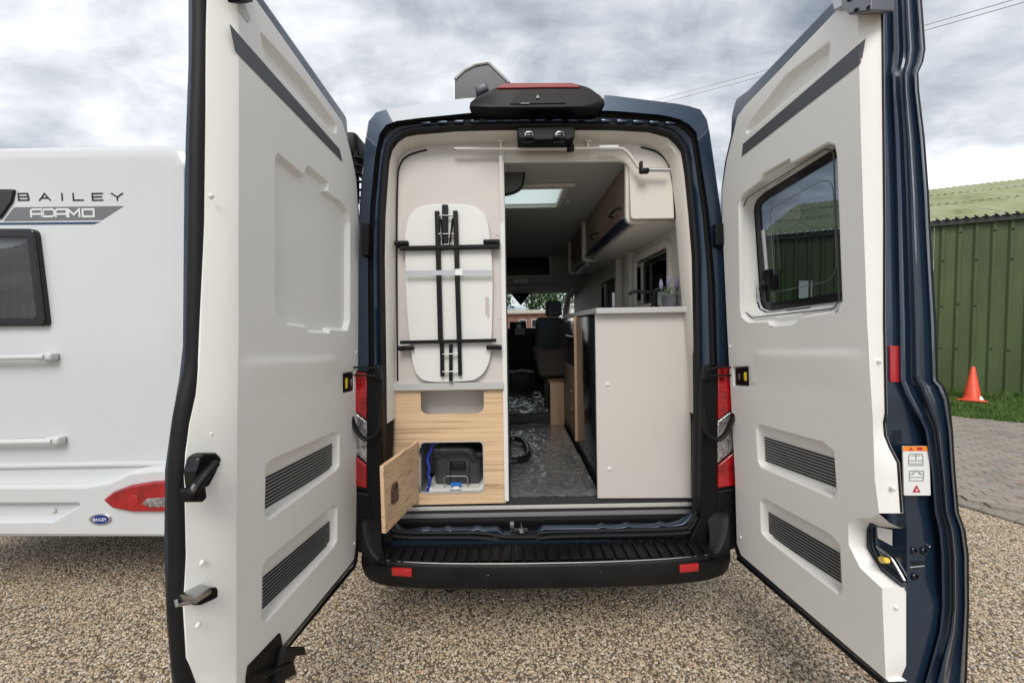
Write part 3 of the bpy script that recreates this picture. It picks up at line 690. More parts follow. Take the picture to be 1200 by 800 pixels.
for sgn, q in ((-1, [(402, 572), (434, 577), (437, 606), (434, 648), (402, 640)]), (1, [(840, 574), (868, 568), (868, 636), (843, 648), (838, 606)])):
    b_ = MB(); b_.solid(RW, rnd(ats(q, RW, .0), .008), .018, -.16, bev=.008); b_.build('corner_cover', BLACK, van)
# top: brake light pod, seal nibs, latch strikers
def lofted(fr, o1, d1, o2, d2, name, mt, par, n=90, mids=()):
    c = (sum(p[0] for p in o1) / len(o1), sum(p[1] for p in o1) / len(o1)); c2 = (sum(p[0] for p in o2) / len(o2), sum(p[1] for p in o2) / len(o2))
    r1 = star(o1, c, n); r2 = star(o2, c2, n); b = MB(); rings = [[fr.P(u, v, d1 - .006) for u, v in r1]]
    ins = star(inset(o1, .006), c, n); rings.insert(0, [fr.P(u, v, d1) for u, v in ins]); rings.append([fr.P(u, v, d2) for u, v in r2])
    b.grid(rings, True); b.add(rings[0], [tuple(range(n))]); b.add(rings[-1], [tuple(range(n))]); return b.build(name, mt, par)
pod = rnd(ats([(548, 125), (553, 116), (583, 101), (598, 97), (672, 97), (690, 101.5), (706, 113), (710.5, 120), (706, 126), (640, 126.5), (556, 127)], RW, .06), .008)
podb = [(u * .90 + .018, v - .012) for u, v in pod]
bp = lofted(RW, pod, .06, podb, -.30, 'brake_light_housing', BLACK, van)
rl = rnd(ats([(581, 104.5), (591, 98.2), (671, 98), (681, 102.5), (678, 103.5), (640, 103.5)], RW, .06), .003)
b_ = MB(); b_.solid(RW, rl, .066, .0, bev=.003); b_.build('brake_light_lens', mat('pinkish_red_lens', (.26, .015, .025), .45), bp)
b_ = MB(); b_.solid(RW, rnd(ats([(596, 123), (608, 112), (655, 110), (664, 122)], RW, .06), .006), .064, .03, bev=.004); cm_ = b_.build('camera_housing', BLACK, bp)
q = at(630, 115, RW, .06); b_ = MB(); b_.lathe([(0, .008), (.008, .008), (.01, 0)], RW.P(*q, .062), RW.n, 14); b_.build('camera_lens', BLACKG, cm_)
b_ = MB(); q = at(610, 122.5, RW, .06); b_.plate(RW, rect(q[0], q[1], q[0] + .045, q[1] + .004), .0655); b_.build('washer_mark', PRINT, bp, smooth=0)
b_ = MB()
for k in range(16):
    x = 500 + k * 19; q = at(x, 142.5 - 4 * (1 - ((x - 640) / 150) ** 2) + 3.0, RW, -.03); b_ = MB(); b_.box((q[0], q[1], -.028), (.052, .014, .02), RW, bev=.004); b_.build('roof_seam_clip', PAINT, van)
    if q[0] > at(775, 140, RW)[0]: break
lp = rnd(ats([(606, 150), (674, 149), (673, 162), (666, 165), (614, 165.5), (607, 162)], RW, -.03), .006)
b_ = MB(); b_.solid(RW, lp, -.02, -.12, bev=.006); lh = b_.build('latch_housing', BLACK, van)
for x in (619.5, 655):
    q = at(x, 162.5, RW, -.02); b_ = MB(); b_.box((q[0], q[1], -.01), (.062, .034, .05), RW, bev=.008); lt = b_.build('striker_block', BLACKG, lh)
    b_ = MB(); b_.tube([RW.P(q[0] - .02, q[1] - .01, .018), RW.P(q[0] - .012, q[1] + .012, .02), RW.P(q[0] + .015, q[1] + .012, .02), RW.P(q[0] + .022, q[1] - .008, .018)], .0035, 8); b_.build('striker_loop', STEEL, lt)
# grey cowl standing on the roof
fp = V(2.36); po = rnd(ats([(533, 124), (533, 92), (544, 82), (557, 75.5), (573, 73), (598, 97), (585, 122)], fp), [.0, .02, .03, .03, .02, .02, 0])
b_ = MB(); b_.solid(fp, po, 0, -.05, bev=.006); cw = b_.build('roof_cowl', mat('cowl_grey', (.055, .06, .066), .3, coat=.6), van, label='grey fin shaped cowl standing on the roof')
b_ = MB(); pe = [fp.P(u, v, .0) for u, v in inset(po, .004)][2:-3]; b_.tube(pe, .010, 8); b_.build('pale_edge', ALU, cw)
b_ = MB(); q = at(565, 106, fp, .03); b_.box((q[0], q[1], .03), (.075, .05, .06), fp, bev=.015, rot=Matrix.Rotation(.4, 3, 'Z')); b_.build('pivot_block', mat('pivot_grey', (.09, .10, .12), .35), cw)
# awning case end on the left side of the van, ribbed hose
q = at(411, 170, V(2.3)); b_ = MB(); b_.box((q[0] - .03, 3.9, q[1] + .01), (.13, 3.2, .15), bev=.03); b_.build('awning_case', BLACK, van)
for k in range(6):
    b_ = MB(); q = at(420, 184 + k * 9.5, V(2.25)); b_.tube([(q[0] - .03, 2.25, q[1]), (q[0] + .02, 2.25, q[1] - .004)], .008, 8); b_.build('bracket_rung', BLACK, van)
q0_ = at(417, 180, V(2.26)); q1_ = at(418, 238, V(2.26)); b_ = MB(); b_.tube([(q0_[0], 2.27, q0_[1] + .02), (q1_[0], 2.27, q1_[1])], .014, 8); b_.build('side_bracket', BLACK, van)

# sill under the furniture
sV = V(2.10)
l0 = ats([(458, 592), (812, 585)], sV); xL, xR = l0[0][0], l0[1][0]; zs0, zs1 = l0[0][1], l0[1][1]; ZS = (zs0 + zs1) / 2
zed = at(640, 597, sV)[1]; zgr = at(640, 611, sV)[1]; XL0 = -.60
b_ = MB(); b_.box(((xL + xR) / 2, 2.115, (ZS + zed) / 2 + .002), (xR - xL, .05, .03), bev=.004); b_.build('sill_edge_strip', mat('pale_sill_edge', (.66, .65, .62), .4), van)
b_ = MB(); b_.box(((xL + xR) / 2 + .02, 2.112, (zed + zgr) / 2 - .009), (xR - xL - .06, .036, zed - zgr + .014), bev=.002); b_.build('sill_face', GREYEDGE, van)
for a, c in (((484, 611), (585, 619)), ((630, 608), (780, 612))):
    p0, p1 = at(*a, sV), at(*c, sV); b_ = MB(); b_.solid(sV, rnd([(p0[0], zgr - .016), (p0[0] + .05, zgr - .034), (p1[0] - .05, zgr - .034), (p1[0], zgr - .016)], .01), .016, -.05); b_.build('sill_board', WOODL, van)
so_ = ats([(462, 616), (473, 624), (488, 622), (500, 620), (506, 622), (518, 622), (523, 619), (530, 621), (552, 621), (560, 618.5), (566, 621), (583, 620), (590, 625.5), (628, 625.5), (637, 618.5), (700, 618), (706, 616), (712, 618), (730, 617), (736, 615), (742, 617), (770, 616), (776, 614), (783, 616), (800, 613), (815, 602), (820, 620), (800, 630), (470, 636)], RW, -.05)
b_ = MB(); b_.solid(RW, so_, -.045, -.09, bev=.004); b_.build('rear_sill_panel', PAINT, van)
for k, dy in enumerate((0, 4.5)):
    pa = [RW.P(*at(x, y + dy, RW, -.02), -.025 + k * .012) for x, y in ((449, 604), (456, 618), (475, 624), (560, 624.5), (590, 629), (628, 629), (645, 623.5), (790, 620), (808, 613), (816, 600))]
    b_ = MB(); b_.tube(smooth_path(pa, 4), .0095, 8); b_.build('sill_seal', RUBBER, van)
b_ = MB(); q = at(600, 617, RW, -.06); b_.box((q[0], q[1], -.07), (.022, .045, .02), RW, bev=.002)
q = at(611, 619, RW, -.06); b_.lathe([(.004, .03), (.006, .0), (.02, -.004), (.022, -.012)], RW.P(q[0], q[1], -.06), (0, 0, 1), 14)
for x in (605, 617): q = at(x, 620, RW, -.06); b_.lathe([(0, .004), (.008, .004), (.009, 0)], RW.P(q[0], q[1], -.055), (0, -1, 0), 10)
b_.build('floor_striker', STEEL, van)

# bumper with ribbed tread
plan = [(-.80, 2.6), (-.815, 2.2), (-.81, 2.02), (-.785, 1.90), (-.73, 1.825), (-.62, 1.785), (-.40, 1.758), (-.1, 1.745), (.15, 1.743), (.42, 1.745), (.70, 1.758), (.92, 1.785), (1.03, 1.825), (1.09, 1.90), (1.115, 2.02), (1.12, 2.2), (1.105, 2.6)]
plan = [tuple(p) for p in smooth_path([Vector((x, y, 0)) for x, y in plan], 4)]
rows = []
for i, p in enumerate(plan):
    x, y = p[0], p[1]; c = Vector((.15, 2.5)); dn = (c - Vector((x, y))).normalized(); e_ = min(abs(x + .815), abs(x - 1.12))
    k = min(1, max(0, (y - 1.785) / .10)); k = k * k * (3 - 2 * k); ztop = .537 + .16 * k; dr = .03 * (1 - k)
    def pp(o, z): return Vector((x + dn.x * o, y + dn.y * o, z))
    rows.append([pp(.16, .40 + .06 * k), pp(.03, .405 + .03 * k), pp(.006, .425 + .02 * k), pp(0, .47), pp(.003, .505), pp(.005, ztop - .012), pp(.009, ztop - .003), pp(.016, ztop), pp(.04, ztop - .004), pp(.055 + .06 * k, ztop - .012)])
b_ = MB(); b_.grid(rows); bump_ = b_.build('rear_bumper', mat('bumper_plastic', (.008, .008, .0085), .5, spec=.25, bump=(500, .25, .0006), var=(5, .6)), van, smooth=45)
b_ = MB(); b_.grid([[Vector((x, y, z)) for x in [-.68 + k * .0805 for k in range(22)]] for y, z in ((1.775, .526), (1.99, .540), (2.06, .545), (2.08, .60))]); b_.build('tread_plate', BLACK, bump_)
rbm = MB(); rbm.box((0, 0, 0), (.042, .205, .010), bev=.004); ro = rbm.build('tread_rib', BLACK, bump_); ro.location = (-.64, 1.888, .5385)
for k in range(1, 30):
    r2 = ro.copy(); COL.objects.link(r2); r2.parent = bump_; r2.location = (-.64 + k * .0545, 1.888, .5385)
pal = [Vector((x, y + .016, .5385)) for x, y, _ in plan if -.70 < x < 1.0 and y < 1.9]; b_ = MB(); b_.tube(pal, .003, 6); b_.build('tread_edge', STEEL, bump_)
for x0, x1, y0, y1 in ((458, 483, 665, 677), (796, 820, 660, 672)):
    fr = V(1.765); a, c = at(x0, y0, fr), at(x1, y1, fr); sg = -1 if x0 < 600 else 1
    b_ = MB(); b_.box(((a[0] + c[0]) / 2, 1.776, (a[1] + c[1]) / 2), (c[0] - a[0], .018, .038), bev=.004, rot=Matrix.Rotation(sg * .13, 3, 'Z')); b_.build('reflector', REDR, bump_)
for x, y in ((572, 676), (704, 672)):
    q = at(x, y, V(1.745)); b_ = MB(); b_.lathe([(0, .002), (.008, .002), (.010, 0)], (q[0], 1.748, q[1]), (0, -1, 0), 14); b_.build('parking_sensor', BLACKG, bump_)
q = at(527, 687, V(1.85)); b_ = MB(); b_.tube([(q[0] + .026 * math.cos(a), 1.85, q[1] + .026 * math.sin(a)) for a in [k * .45 for k in range(15)]], .006, 8); b_.build('towing_eye', BLACK, van)

# ------------------------------------------------------------------ rear doors
def door_frame(px, X, hx, nx):
    """trim plane of an open door: hinge side at photo column px, outward heading hx per metre"""
    h = Vector((hx, -1, 0)); a = Vector((0, math.sin(TI), math.cos(TI))); h = (h - a * h.dot(a)).normalized()
    n = a.cross(h).normalized(); n = n if n.x * nx > 0 else -n
    r = ray(px, 425); t = 2.0 / r.y; p = CAM + r * t
    return Fr(p, h, a, n)
DL = door_frame(420.0, 0, -.0311, 1); DR = door_frame(847.5, 0, .0556, -1)
def trim_panel(D, main, edge, holes, par, hd=-.03):
    """main: outline (front face); edge: near-side outline columns for the chamfered strip"""
    pass
def vent(D, recess, slats, par, ns=9):
    fl = -.035
    qs = ats(slats, D, fl + .003); b = MB(); b.plate(D, qs, fl + .001); g = b.build('vent_backing', SLATB, par, smooth=0)
    b = MB(); (tl, tr, br, bl) = qs
    for k in range(ns):
        f0, f1 = (k + .03) / ns, (k + .60) / ns
        def mixp(a, c, f): return (a[0] + (c[0] - a[0]) * f, a[1] + (c[1] - a[1]) * f)
        p = [mixp(tl, bl, f0), mixp(tr, br, f0), mixp(tr, br, f1), mixp(tl, bl, f1)]
        b.solid(D, p, fl + .005, fl + .001, bev=.001)
    o = b.build('vent_grille', SLAT, par); o['kind'] = 'stuff'
def recess(D, mb, outline, floor_shift, d, bev=.006):
    """sunken pocket: rounded rim, drafted wall, floor"""
    o = outline; f = inset(o, floor_shift)
    rows = [[D.P(u, v, 0) for u, v in inset(o, -bev)], [D.P(u, v, -bev * .3) for u, v in inset(o, -bev * .3)], [D.P(u, v, -bev) for u, v in o], [D.P(u, v, d + bev) for u, v in inset(o, floor_shift * .8)], [D.P(u, v, d) for u, v in f]]
    mb.grid(rows, True); mb.plate(D, f, d)
    return inset(o, -bev)
def buttons(D, pts, par, d):
    for x, y in pts:
        q = at(x, y, D, d); b = MB(); b.lathe([(0, .005), (.004, .0045), (.007, .002), (.009, -.002)], D.P(*q, d), D.n, 14); b.build('trim_clip', TRIM, par)

# ---- left door
ld = MB()
sk = ats([(300, -4), (352.5, 57), (403, 119), (407, 137), (409, 160), (419, 211), (423, 262), (423, 430), (421, 500), (419, 645), (415.5, 661), (409, 669), (340, 753)], DL, -.06)
eL = [(-100, 236), (0, 236), (75, 236), (162, 233), (260, 231), (405, 230), (442, 226), (496, 217), (549, 210), (650, 209), (725, 212), (800, 218), (850, 236), (890, 262)]
skn = ats([(x, y) for y, x in eL], DL, -.085)
sk2 = [skn[-1], (skn[-1][0] - .12, skn[-1][1] - .03)]
s_top = at(352.5, 57, DL, -.06)[1]; topv = s_top + .012; botv = at(409, 669, DL, -.06)[1]
skin = [(skn[0][0] - .03, topv)] + [(p[0], p[1]) for p in skn[1:] if botv + .1 < p[1] < topv - .06] + [(skn[-2][0] - .10, botv - .005)] + list(reversed(sk[3:12]))
skin = [(u, v) for u, v in skin]
skin = [skin[0]] + skin[1:]
ld.solid(DL, rnd(skin, .03), -.06, -.125, bev=.015)
door = ld.build('rear_door', PAINT, van, label='left rear door, open, blind cream trim panel with a shallow pocket')
ml = [(279.3, -34), (300, 0), (401, 143), (406, 160), (413, 187), (417.5, 211), (420.5, 262), (420.5, 430), (418.7, 500), (417, 640), (414.5, 655), (408, 664), (340, 745.6), (277, 821)]
brk = [(820, 277), (700, 277), (600, 277), (500, 278), (400, 279.5), (260, 279.5), (100, 280), (-34, 279.3)]
main = ats(ml + [(x, y) for y, x in brk[1:-1]], DL, 0)
pocket = rnd(ats([(323, 190), (326, 180), (357, 206), (358.5, 199), (362, 195), (385, 214), (384, 222), (382, 224), (401, 238), (407.5, 248), (410, 262), (410, 376), (407, 387), (386, 385.5), (386, 390), (361, 388), (361, 382), (337, 379.5), (324, 366)], DL, 0), .008)
slot = rnd(ats([(305.4, 38), (358, 97), (394, 146), (394, 156), (388, 153), (350, 112), (312, 70)], DL, 0), .008)
v1 = rnd(ats([(312.5, 545), (318, 539.5), (393, 506.5), (397.5, 509), (397.5, 545), (394, 550), (315, 607.5), (311, 604)], DL, 0), .008)
v2 = rnd(ats([(308.5, 664), (313, 656.5), (390, 593), (394.8, 595), (394.8, 633), (391, 640), (312, 727), (307, 724)], DL, 0), .008)
tm = MB(); holes = []
for o_, sh, d_ in ((pocket, .009, -.026), (slot, .014, -.03), (v1, .006, -.035), (v2, .006, -.035)): holes.append(recess(DL, tm, o_, sh, d_))
latp = rnd(ats([(402, 437), (415, 434.5), (415, 458), (402, 461)], DL, 0), .006); holes.append(recess(DL, tm, latp, .001, -.03, .003))
tm.plate(DL, main, 0, holes)
# rim back to the skin on the outer edges, chamfered near strip
rimpts = ats(ml, DL, 0); tm.grid([[DL.P(u, v, 0) for u, v in rimpts], [DL.P(u, v, -.006) for u, v in inset(main, -.004)[:len(ml)]], [DL.P(u, v, -.065) for u, v in inset(main, -.005)[:len(ml)]]])
edg = [(-80, 244), (0, 243.6), (100, 242.3), (260, 240.4), (429, 234), (462.7, 230.5), (496, 223), (530, 218.7), (556, 217), (650, 219), (710, 216), (770, 220), (800, 231), (850, 262)]
ys = [-75, -34, 0, 50, 100, 160, 210, 260, 310, 360, 400, 430, 450, 463, 480, 496, 512, 530, 545, 556, 575, 600, 625, 650, 680, 710, 740, 770, 785, 800, 821]
rows = []
for y in ys:
    a = at(interp(list(reversed(brk)), max(y, -34)), max(y, -34), DL, 0); c = at(interp(edg, y), y + (2 if y < 0 else 0), DL, -.05)
    A_, C_ = DL.P(a[0], a[1], 0), DL.P(c[0], c[1], -.05); Bm = A_.lerp(C_, .5) + DL.n * .006
    rows.append([A_, A_.lerp(Bm, .12) + DL.n * .0004, Bm, C_, C_ - DL.n * .03])
tm.grid(rows)
tp = tm.build('trim_panel', TRIM, door, smooth=38)
vent(DL, v1, [(312, 558.5), (396, 516), (395.9, 545), (311, 597)], door); vent(DL, v2, [(308.5, 675.5), (394.6, 603), (394.2, 630), (308, 714.5)], door)
b_ = MB(); b_.plate(DL, rnd(ats([(268.5, 27.5), (275.5, 60.5), (401.5, 190), (398, 175)], DL, .0015), .004), .0015); b_.build('grey_inlay_strip', GREYSTRIP, door, smooth=0)
b_ = MB(); q = ats([(402.5, 438), (414.5, 436), (414.5, 457), (402.5, 459.5)], DL, -.01); b_.solid(DL, rnd(q, .004), -.006, -.028, bev=.003); lt = b_.build('door_latch', BLACK, door)
b_ = MB(); q = at(405.5, 449, DL, -.005); b_.box((q[0], q[1], -.003), (.012, .05, .01), DL, bev=.002); b_.build('yellow_tab', YEL, lt)
b_ = MB(); q = at(411, 448, DL, -.005); b_.box((q[0], q[1], -.003), (.012, .035, .01), DL, bev=.002); b_.build('latch_pawl', STEEL, lt)
buttons(DL, [(248, 230), (248, 508), (237.5, 659), (232.5, 732)], door, -.027)
buttons(DL, [(417, 413), (415, 636)], door, 0)
# rubber seal down the closing edge
so2 = [(-120, 232), (0, 236), (75, 235.5), (162, 232.5), (260, 231.3), (405, 228.5), (442, 224.5), (470, 218), (496, 213.5), (530, 210.5), (549, 209), (600, 208), (650, 209), (700, 208), (725, 209.5), (770, 213.5), (800, 219), (830, 230), (860, 248)]
ps = [DL.P(*at(x, y, DL, -.075), -.075) for y, x in so2]
b_ = MB(); b_.tube(smooth_path(ps, 4), .0225, 14, flat=1.0); b_.build('edge_seal', RUBBER, door)
b_ = MB(); ps = [DL.P(*at(x, y, DL, -.07), -.075) for x, y in ((248, 860), (300, 805), (345, 749), (409, 672), (417, 661), (420, 640))]; b_.tube(smooth_path(ps, 4), .009, 8); b_.build('bottom_seal', RUBBER, door)
# lever handle
DLs = Fr(DL.P(0, 0, -.022), DL.a, DL.b, DL.n)
def on(D, pts, d): return rnd(ats(pts, D, d), .01)
b_ = MB(); b_.solid(DL, rnd(ats([(226, 552), (230, 536), (238, 530), (251, 530), (258, 537), (250, 556), (242, 571), (228, 571)], DL, -.02), .015), -.012, -.045, bev=.006); hb = b_.build('handle_recess', BLACKG, door)
b_ = MB(); pth = [DL.P(*at(x, y, DL, .012), d) for x, y, d in ((232, 578, -.004), (236, 566, .004), (243, 552, .014), (251, 541, .02))]
b_.tube(smooth_path(pth, 4), [.018] * 4 + [.017] * 4 + [.015] * 4 + [.01], 12, flat=.7); b_.build('lever', BLACK, hb)
b_ = MB(); b_.solid(DL, rnd(ats([(223, 572), (239, 569), (241, 583), (236, 588), (223, 588)], DL, -.0), .01), .006, -.03, bev=.005); b_.build('lever_base', BLACK, hb)
b_ = MB(); b_.lathe([(0, .004), (.007, .004), (.011, 0)], DL.P(*at(229.5, 571, DL, .014), .010), DL.n, 16); b_.build('lever_bolt', STEEL, hb)
# lower catch
b_ = MB(); b_.solid(DL, rnd(ats([(232, 691), (252, 687), (258, 692), (256, 699), (234, 709)], DL, -.02), .006), -.016, -.05, bev=.004); ca = b_.build('catch_recess', BLACK, door)
b_ = MB(); c0 = DL.P(*at(228, 695, DL, -.03), -.03); b_.box(DL_ := (0, 0, 0), (.062, .045, .020), None, bev=.003, rot=Matrix.Rotation(-.25, 3, 'Z')); b_.v = [v + c0 for v in b_.v]; b_.build('catch_block', STEEL, ca)
b_ = MB(); pp_ = [DL.P(*at(x, y, DL, d), d) for x, y, d in ((226, 700, -.02), (225, 706, -.015), (207, 709, -.015), (206, 702, -.02))]; b_.tube(pp_, .004, 8); b_.build('catch_loop', STEEL, ca)
# stepped black check bracket at the foot, hinge arm at the top
b_ = MB(); b_.solid(DL, rnd(ats([(289, 793), (291, 780), (328, 741), (331, 757), (334, 800), (300, 835), (288, 830)], DL, .004), .005), .008, -.03, bev=.004)
b_.solid(DL, rnd(ats([(330, 757), (352, 757), (354, 767), (341, 768), (339, 774), (342, 790), (320, 800)], DL, .012), .004), .03, -.02, bev=.004)
b_.tube([DL.P(*at(x, y, DL, .02), .03) for x, y in ((306, 792), (320, 783), (336, 777))], .006, 8); b_.build('check_bracket', BLACK, door, label='stepped black bracket at the foot of the left door')
b_ = MB(); b_.solid(DL, rnd(ats([(270, -14), (296, -14), (292, 3), (285, 4.5), (275, 3)], DL, .02), .006), .035, -.0, bev=.006); b_.build('upper_latch', BLACK, door)
b_ = MB(); b_.solid(DL, rnd(ats([(280, 4), (286, 4), (294, 24), (291, 27), (279, 12)], DL, .002), .003), .003, 0); b_.build('latch_notch', SLATB, door)

# ---- right door
wn_o = rnd(ats([(866, 236), (871, 228), (892, 211.5), (893.5, 205), (897, 202.5), (924, 187.5), (926, 192.5), (969, 168.5), (977, 170.5), (979.5, 182), (986, 352), (980, 364), (934.5, 371.5), (932, 379), (903, 381.5), (900.5, 376), (876, 377.5), (868, 369)], DR, 0), .008)
ml = [(1031.5, -30), (983, 10), (872.5, 125), (864, 136.5), (859.5, 156), (852, 186), (846.5, 221), (846.5, 262), (852, 380), (857, 473), (861.5, 560), (863.5, 637), (868.5, 650), (1038, 795.5)]
ml[0] = (1004, -12)
br = [(795.5, 1038), (689, 1033.5), (665, 1008), (638, 994.5), (614, 994), (606.5, 1003.5), (606, 1020), (602, 1030.5), (560, 1025), (490, 1022.8), (400, 1017), (260, 1012), (162, 1009), (81, 1007), (-12, 1004)]
pD = ats([(x, y) for y, x in br[1:-1]], DR, 0)
mainR = ats(ml, DR, 0) + pD
slotR = rnd(ats([(972, 50), (969, 80), (930, 110), (876, 156), (874, 153), (879.5, 143), (921, 89)], DR, 0), .008)
w1 = rnd(ats([(886.7, 502), (890, 498), (965, 519), (976, 529), (979.7, 573), (976, 582.5), (892, 546.5), (888.5, 540)], DR, 0), .008)
w2 = rnd(ats([(891.5, 588), (895, 584.5), (972, 626), (983, 639), (986, 690), (982, 695), (900, 632), (892.5, 624)], DR, 0), .008)
tm = MB(); holes = []
for o_, sh, d_ in ((slotR, .014, -.03), (w1, .006, -.035), (w2, .006, -.035)): holes.append(recess(DR, tm, o_, sh, d_))
latr = rnd(ats([(858.5, 430), (877, 429), (877.5, 452.5), (859.5, 452)], DR, 0), .006); holes.append(recess(DR, tm, latr, .001, -.03, .003))
gl0 = ats([(885.5, 244), (889, 234), (899, 225), (979.6, 187)], DR, -.085)
gl1 = ats([(984, 355), (905, 364.5), (896, 361), (893, 352)], DR, -.085)
u_n = at(1012, 250, DR, -.085)[0] - .03
gy0 = gl0[3][1] + .015 + (u_n - gl0[3][0]) * .0; gy1 = gl1[0][1]
glo = rnd([gl0[0], gl0[1], gl0[2], (u_n, gl0[2][1] + .012), (u_n, gl1[1][1] - .004), gl1[1], gl1[2], gl1[3]], [.02, .03, .03, .05, .05, .03, .02, .02])
wi_ = inset(wn_o, .002)
holes.append(inset(wn_o, -.006))
cw_ = (sum(p[0] for p in wn_o) / len(wn_o), sum(p[1] for p in wn_o) / len(wn_o))
r0 = star(wn_o, cw_, 110); r1 = star(glo, cw_, 110); rb = star(inset(wn_o, -.006), cw_, 110)
tm.grid([[DR.P(u, v, 0) for u, v in rb], [DR.P(u, v, -.002) for u, v in star(inset(wn_o, -.002), cw_, 110)], [DR.P(u, v, -.006) for u, v in r0], [DR.P(u, v, -.02) for u, v in r0], [DR.P(u * .5 + u2 * .5, v * .5 + v2 * .5, -.035) for (u, v), (u2, v2) in zip(r0, r1)], [DR.P(u, v, -.075) for u, v in r1]], True)
tm.plate(DR, mainR, 0, holes)
tm.grid([[DR.P(u, v, 0) for u, v in ats(ml, DR, 0)], [DR.P(u, v, -.006) for u, v in inset(mainR, -.004)[:len(ml)]], [DR.P(u, v, -.065) for u, v in inset(mainR, -.005)[:len(ml)]]])
edR = [(-30, 1031), (15, 1031.7), (260, 1034), (380, 1033.8), (484, 1035.8), (495, 1033.8), (510, 1035), (525, 1041), (542, 1050), (600, 1054), (620, 1056.6), (641, 1056), (668, 1056), (686, 1057.5), (785, 1057.5), (797, 1050)]
brR = [p for p in sorted(br) if not 603 < p[0] < 688]
def strip(y0s):
    rows = []
    for y in y0s:
        a = at(interp(brR, max(y, -12)), max(y, -12), DR, 0); c = at(interp(edR, y), y, DR, -.045)
        A_, C_ = DR.P(a[0], a[1], 0), DR.P(c[0], c[1], -.045); Bm = A_.lerp(C_, .5) + DR.n * .005
        rows.append([A_, Bm, C_, C_ - DR.n * .012])
    return rows
tm.grid(strip([-30, -12, 15, 60, 110, 162, 210, 260, 320, 380, 430, 470, 484, 495, 510, 525, 542, 560, 580, 601]))
tm.grid(strip([688, 700, 720, 740, 760, 780, 795.5]))
# drafted wall round the latch cut-out
cutf = ats([(1056.6, 619), (1032, 617), (1020, 611), (1015.5, 620), (1015.5, 641), (1032, 668), (1056.5, 688)], DR, -.05)
cuto = ats([(1030.5, 602), (1020, 606), (1003.5, 606.5), (994, 614), (994.5, 638), (1008, 665), (1033.5, 689)], DR, 0)
tm.grid([[DR.P(u, v, 0) for u, v in cuto], [DR.P(u * .4 + a * .6, v * .4 + c * .6, -.02) for (u, v), (a, c) in zip(cuto, cutf)], [DR.P(u, v, -.05) for u, v in cutf]])
# top lip of the strip above the cut-out
# skin with window opening, black bottom seal
zz_t = at(930, 45, DR, -.06)[1]; sk = ats([(875.7, 101), (861, 116), (856, 136.5), (855, 160), (848, 190), (844, 221), (844, 262), (849.5, 380), (855, 473), (859, 560), (861, 640), (867, 657)], DR, -.06)
topv = at(925, 52, DR, -.06)[1]; edge_s = at(1034, 400, DR, -.05)[0]
botr = at(950, 730, DR, -.06)[1]
skin = [(edge_s - .012, topv)] + [(sk[0][0], topv - .01)] + sk[1:] + [(sk[-1][0] + .03, botr), (edge_s - .012, botr)]
b_ = MB(); whole = inset(glo, -.004); b_.solid(DR, rnd(skin, [.01, .05, .03] + [.02] * 11 + [.0]), -.062, -.115, bev=.01, holes=[whole])
rdoor = b_.build('rear_door', PAINT, van, label='right rear door, open, with a tinted window and a blue shut edge')
tp = tm.build('trim_panel', TRIM, rdoor, smooth=38)
vent(DR, w1, [(888, 509), (977.5, 536.7), (979.2, 571.6), (889.3, 538)], rdoor); vent(DR, w2, [(893.2, 595.4), (984, 647.6), (985.2, 683.6), (893.8, 623)], rdoor)
b_ = MB(); b_.plate(DR, rnd(ats([(869, 183.6), (870.5, 169), (1014.5, 45), (1010.5, 73)], DR, .0015), .004), .0015)
bq = MB(); qs = ats([(869, 183.6), (870.5, 169), (1007, 51.5), (1007, 76)], DR, .0015); bq.plate(DR, qs, .0015); q3 = DR.P(*at(1014.5, 45, DR, -.008), -.008); q4 = DR.P(*at(1010.5, 73, DR, -.008), -.006)
bq.add([DR.P(*qs[2], .0015), q3, q4, DR.P(*qs[3], .0015)], [(0, 1, 2, 3)]); bq.build('grey_inlay_strip', GREYSTRIP, rdoor, smooth=0)
b_ = MB(); q = ats([(862.5, 431), (876.5, 430), (877, 451.5), (863, 451)], DR, -.01); b_.solid(DR, rnd(q, .004), -.006, -.028, bev=.003); lt = b_.build('door_latch', BLACK, rdoor)
b_ = MB(); q = at(874, 441, DR, -.005); b_.box((q[0], q[1], -.003), (.012, .04, .01), DR, bev=.002); b_.build('yellow_tab', YEL, lt)
b_ = MB(); q = at(867, 441, DR, -.005); b_.box((q[0], q[1], -.003), (.012, .03, .01), DR, bev=.002); b_.build('latch_pawl', STEEL, lt)
buttons(DR, [(1030, 423), (1046, 572), (1049, 711)], rdoor, -.028); buttons(DR, [(855.5, 406), (868, 629)], rdoor, 0)
b_ = MB(); ri = rnd(ats([(870.5, 243), (875, 232), (967, 174.5), (976, 178), (983, 352), (976, 361.5), (881, 372), (872.5, 365)], DR, -.022), .02, 5); b_.tube([DR.P(u, v, -.024) for u, v in ri] + [DR.P(*ri[0], -.024)], .0026, 6); b_.build('reveal_seam', mat('seam_shadow_gap', (.10, .095, .09), .8), rdoor)
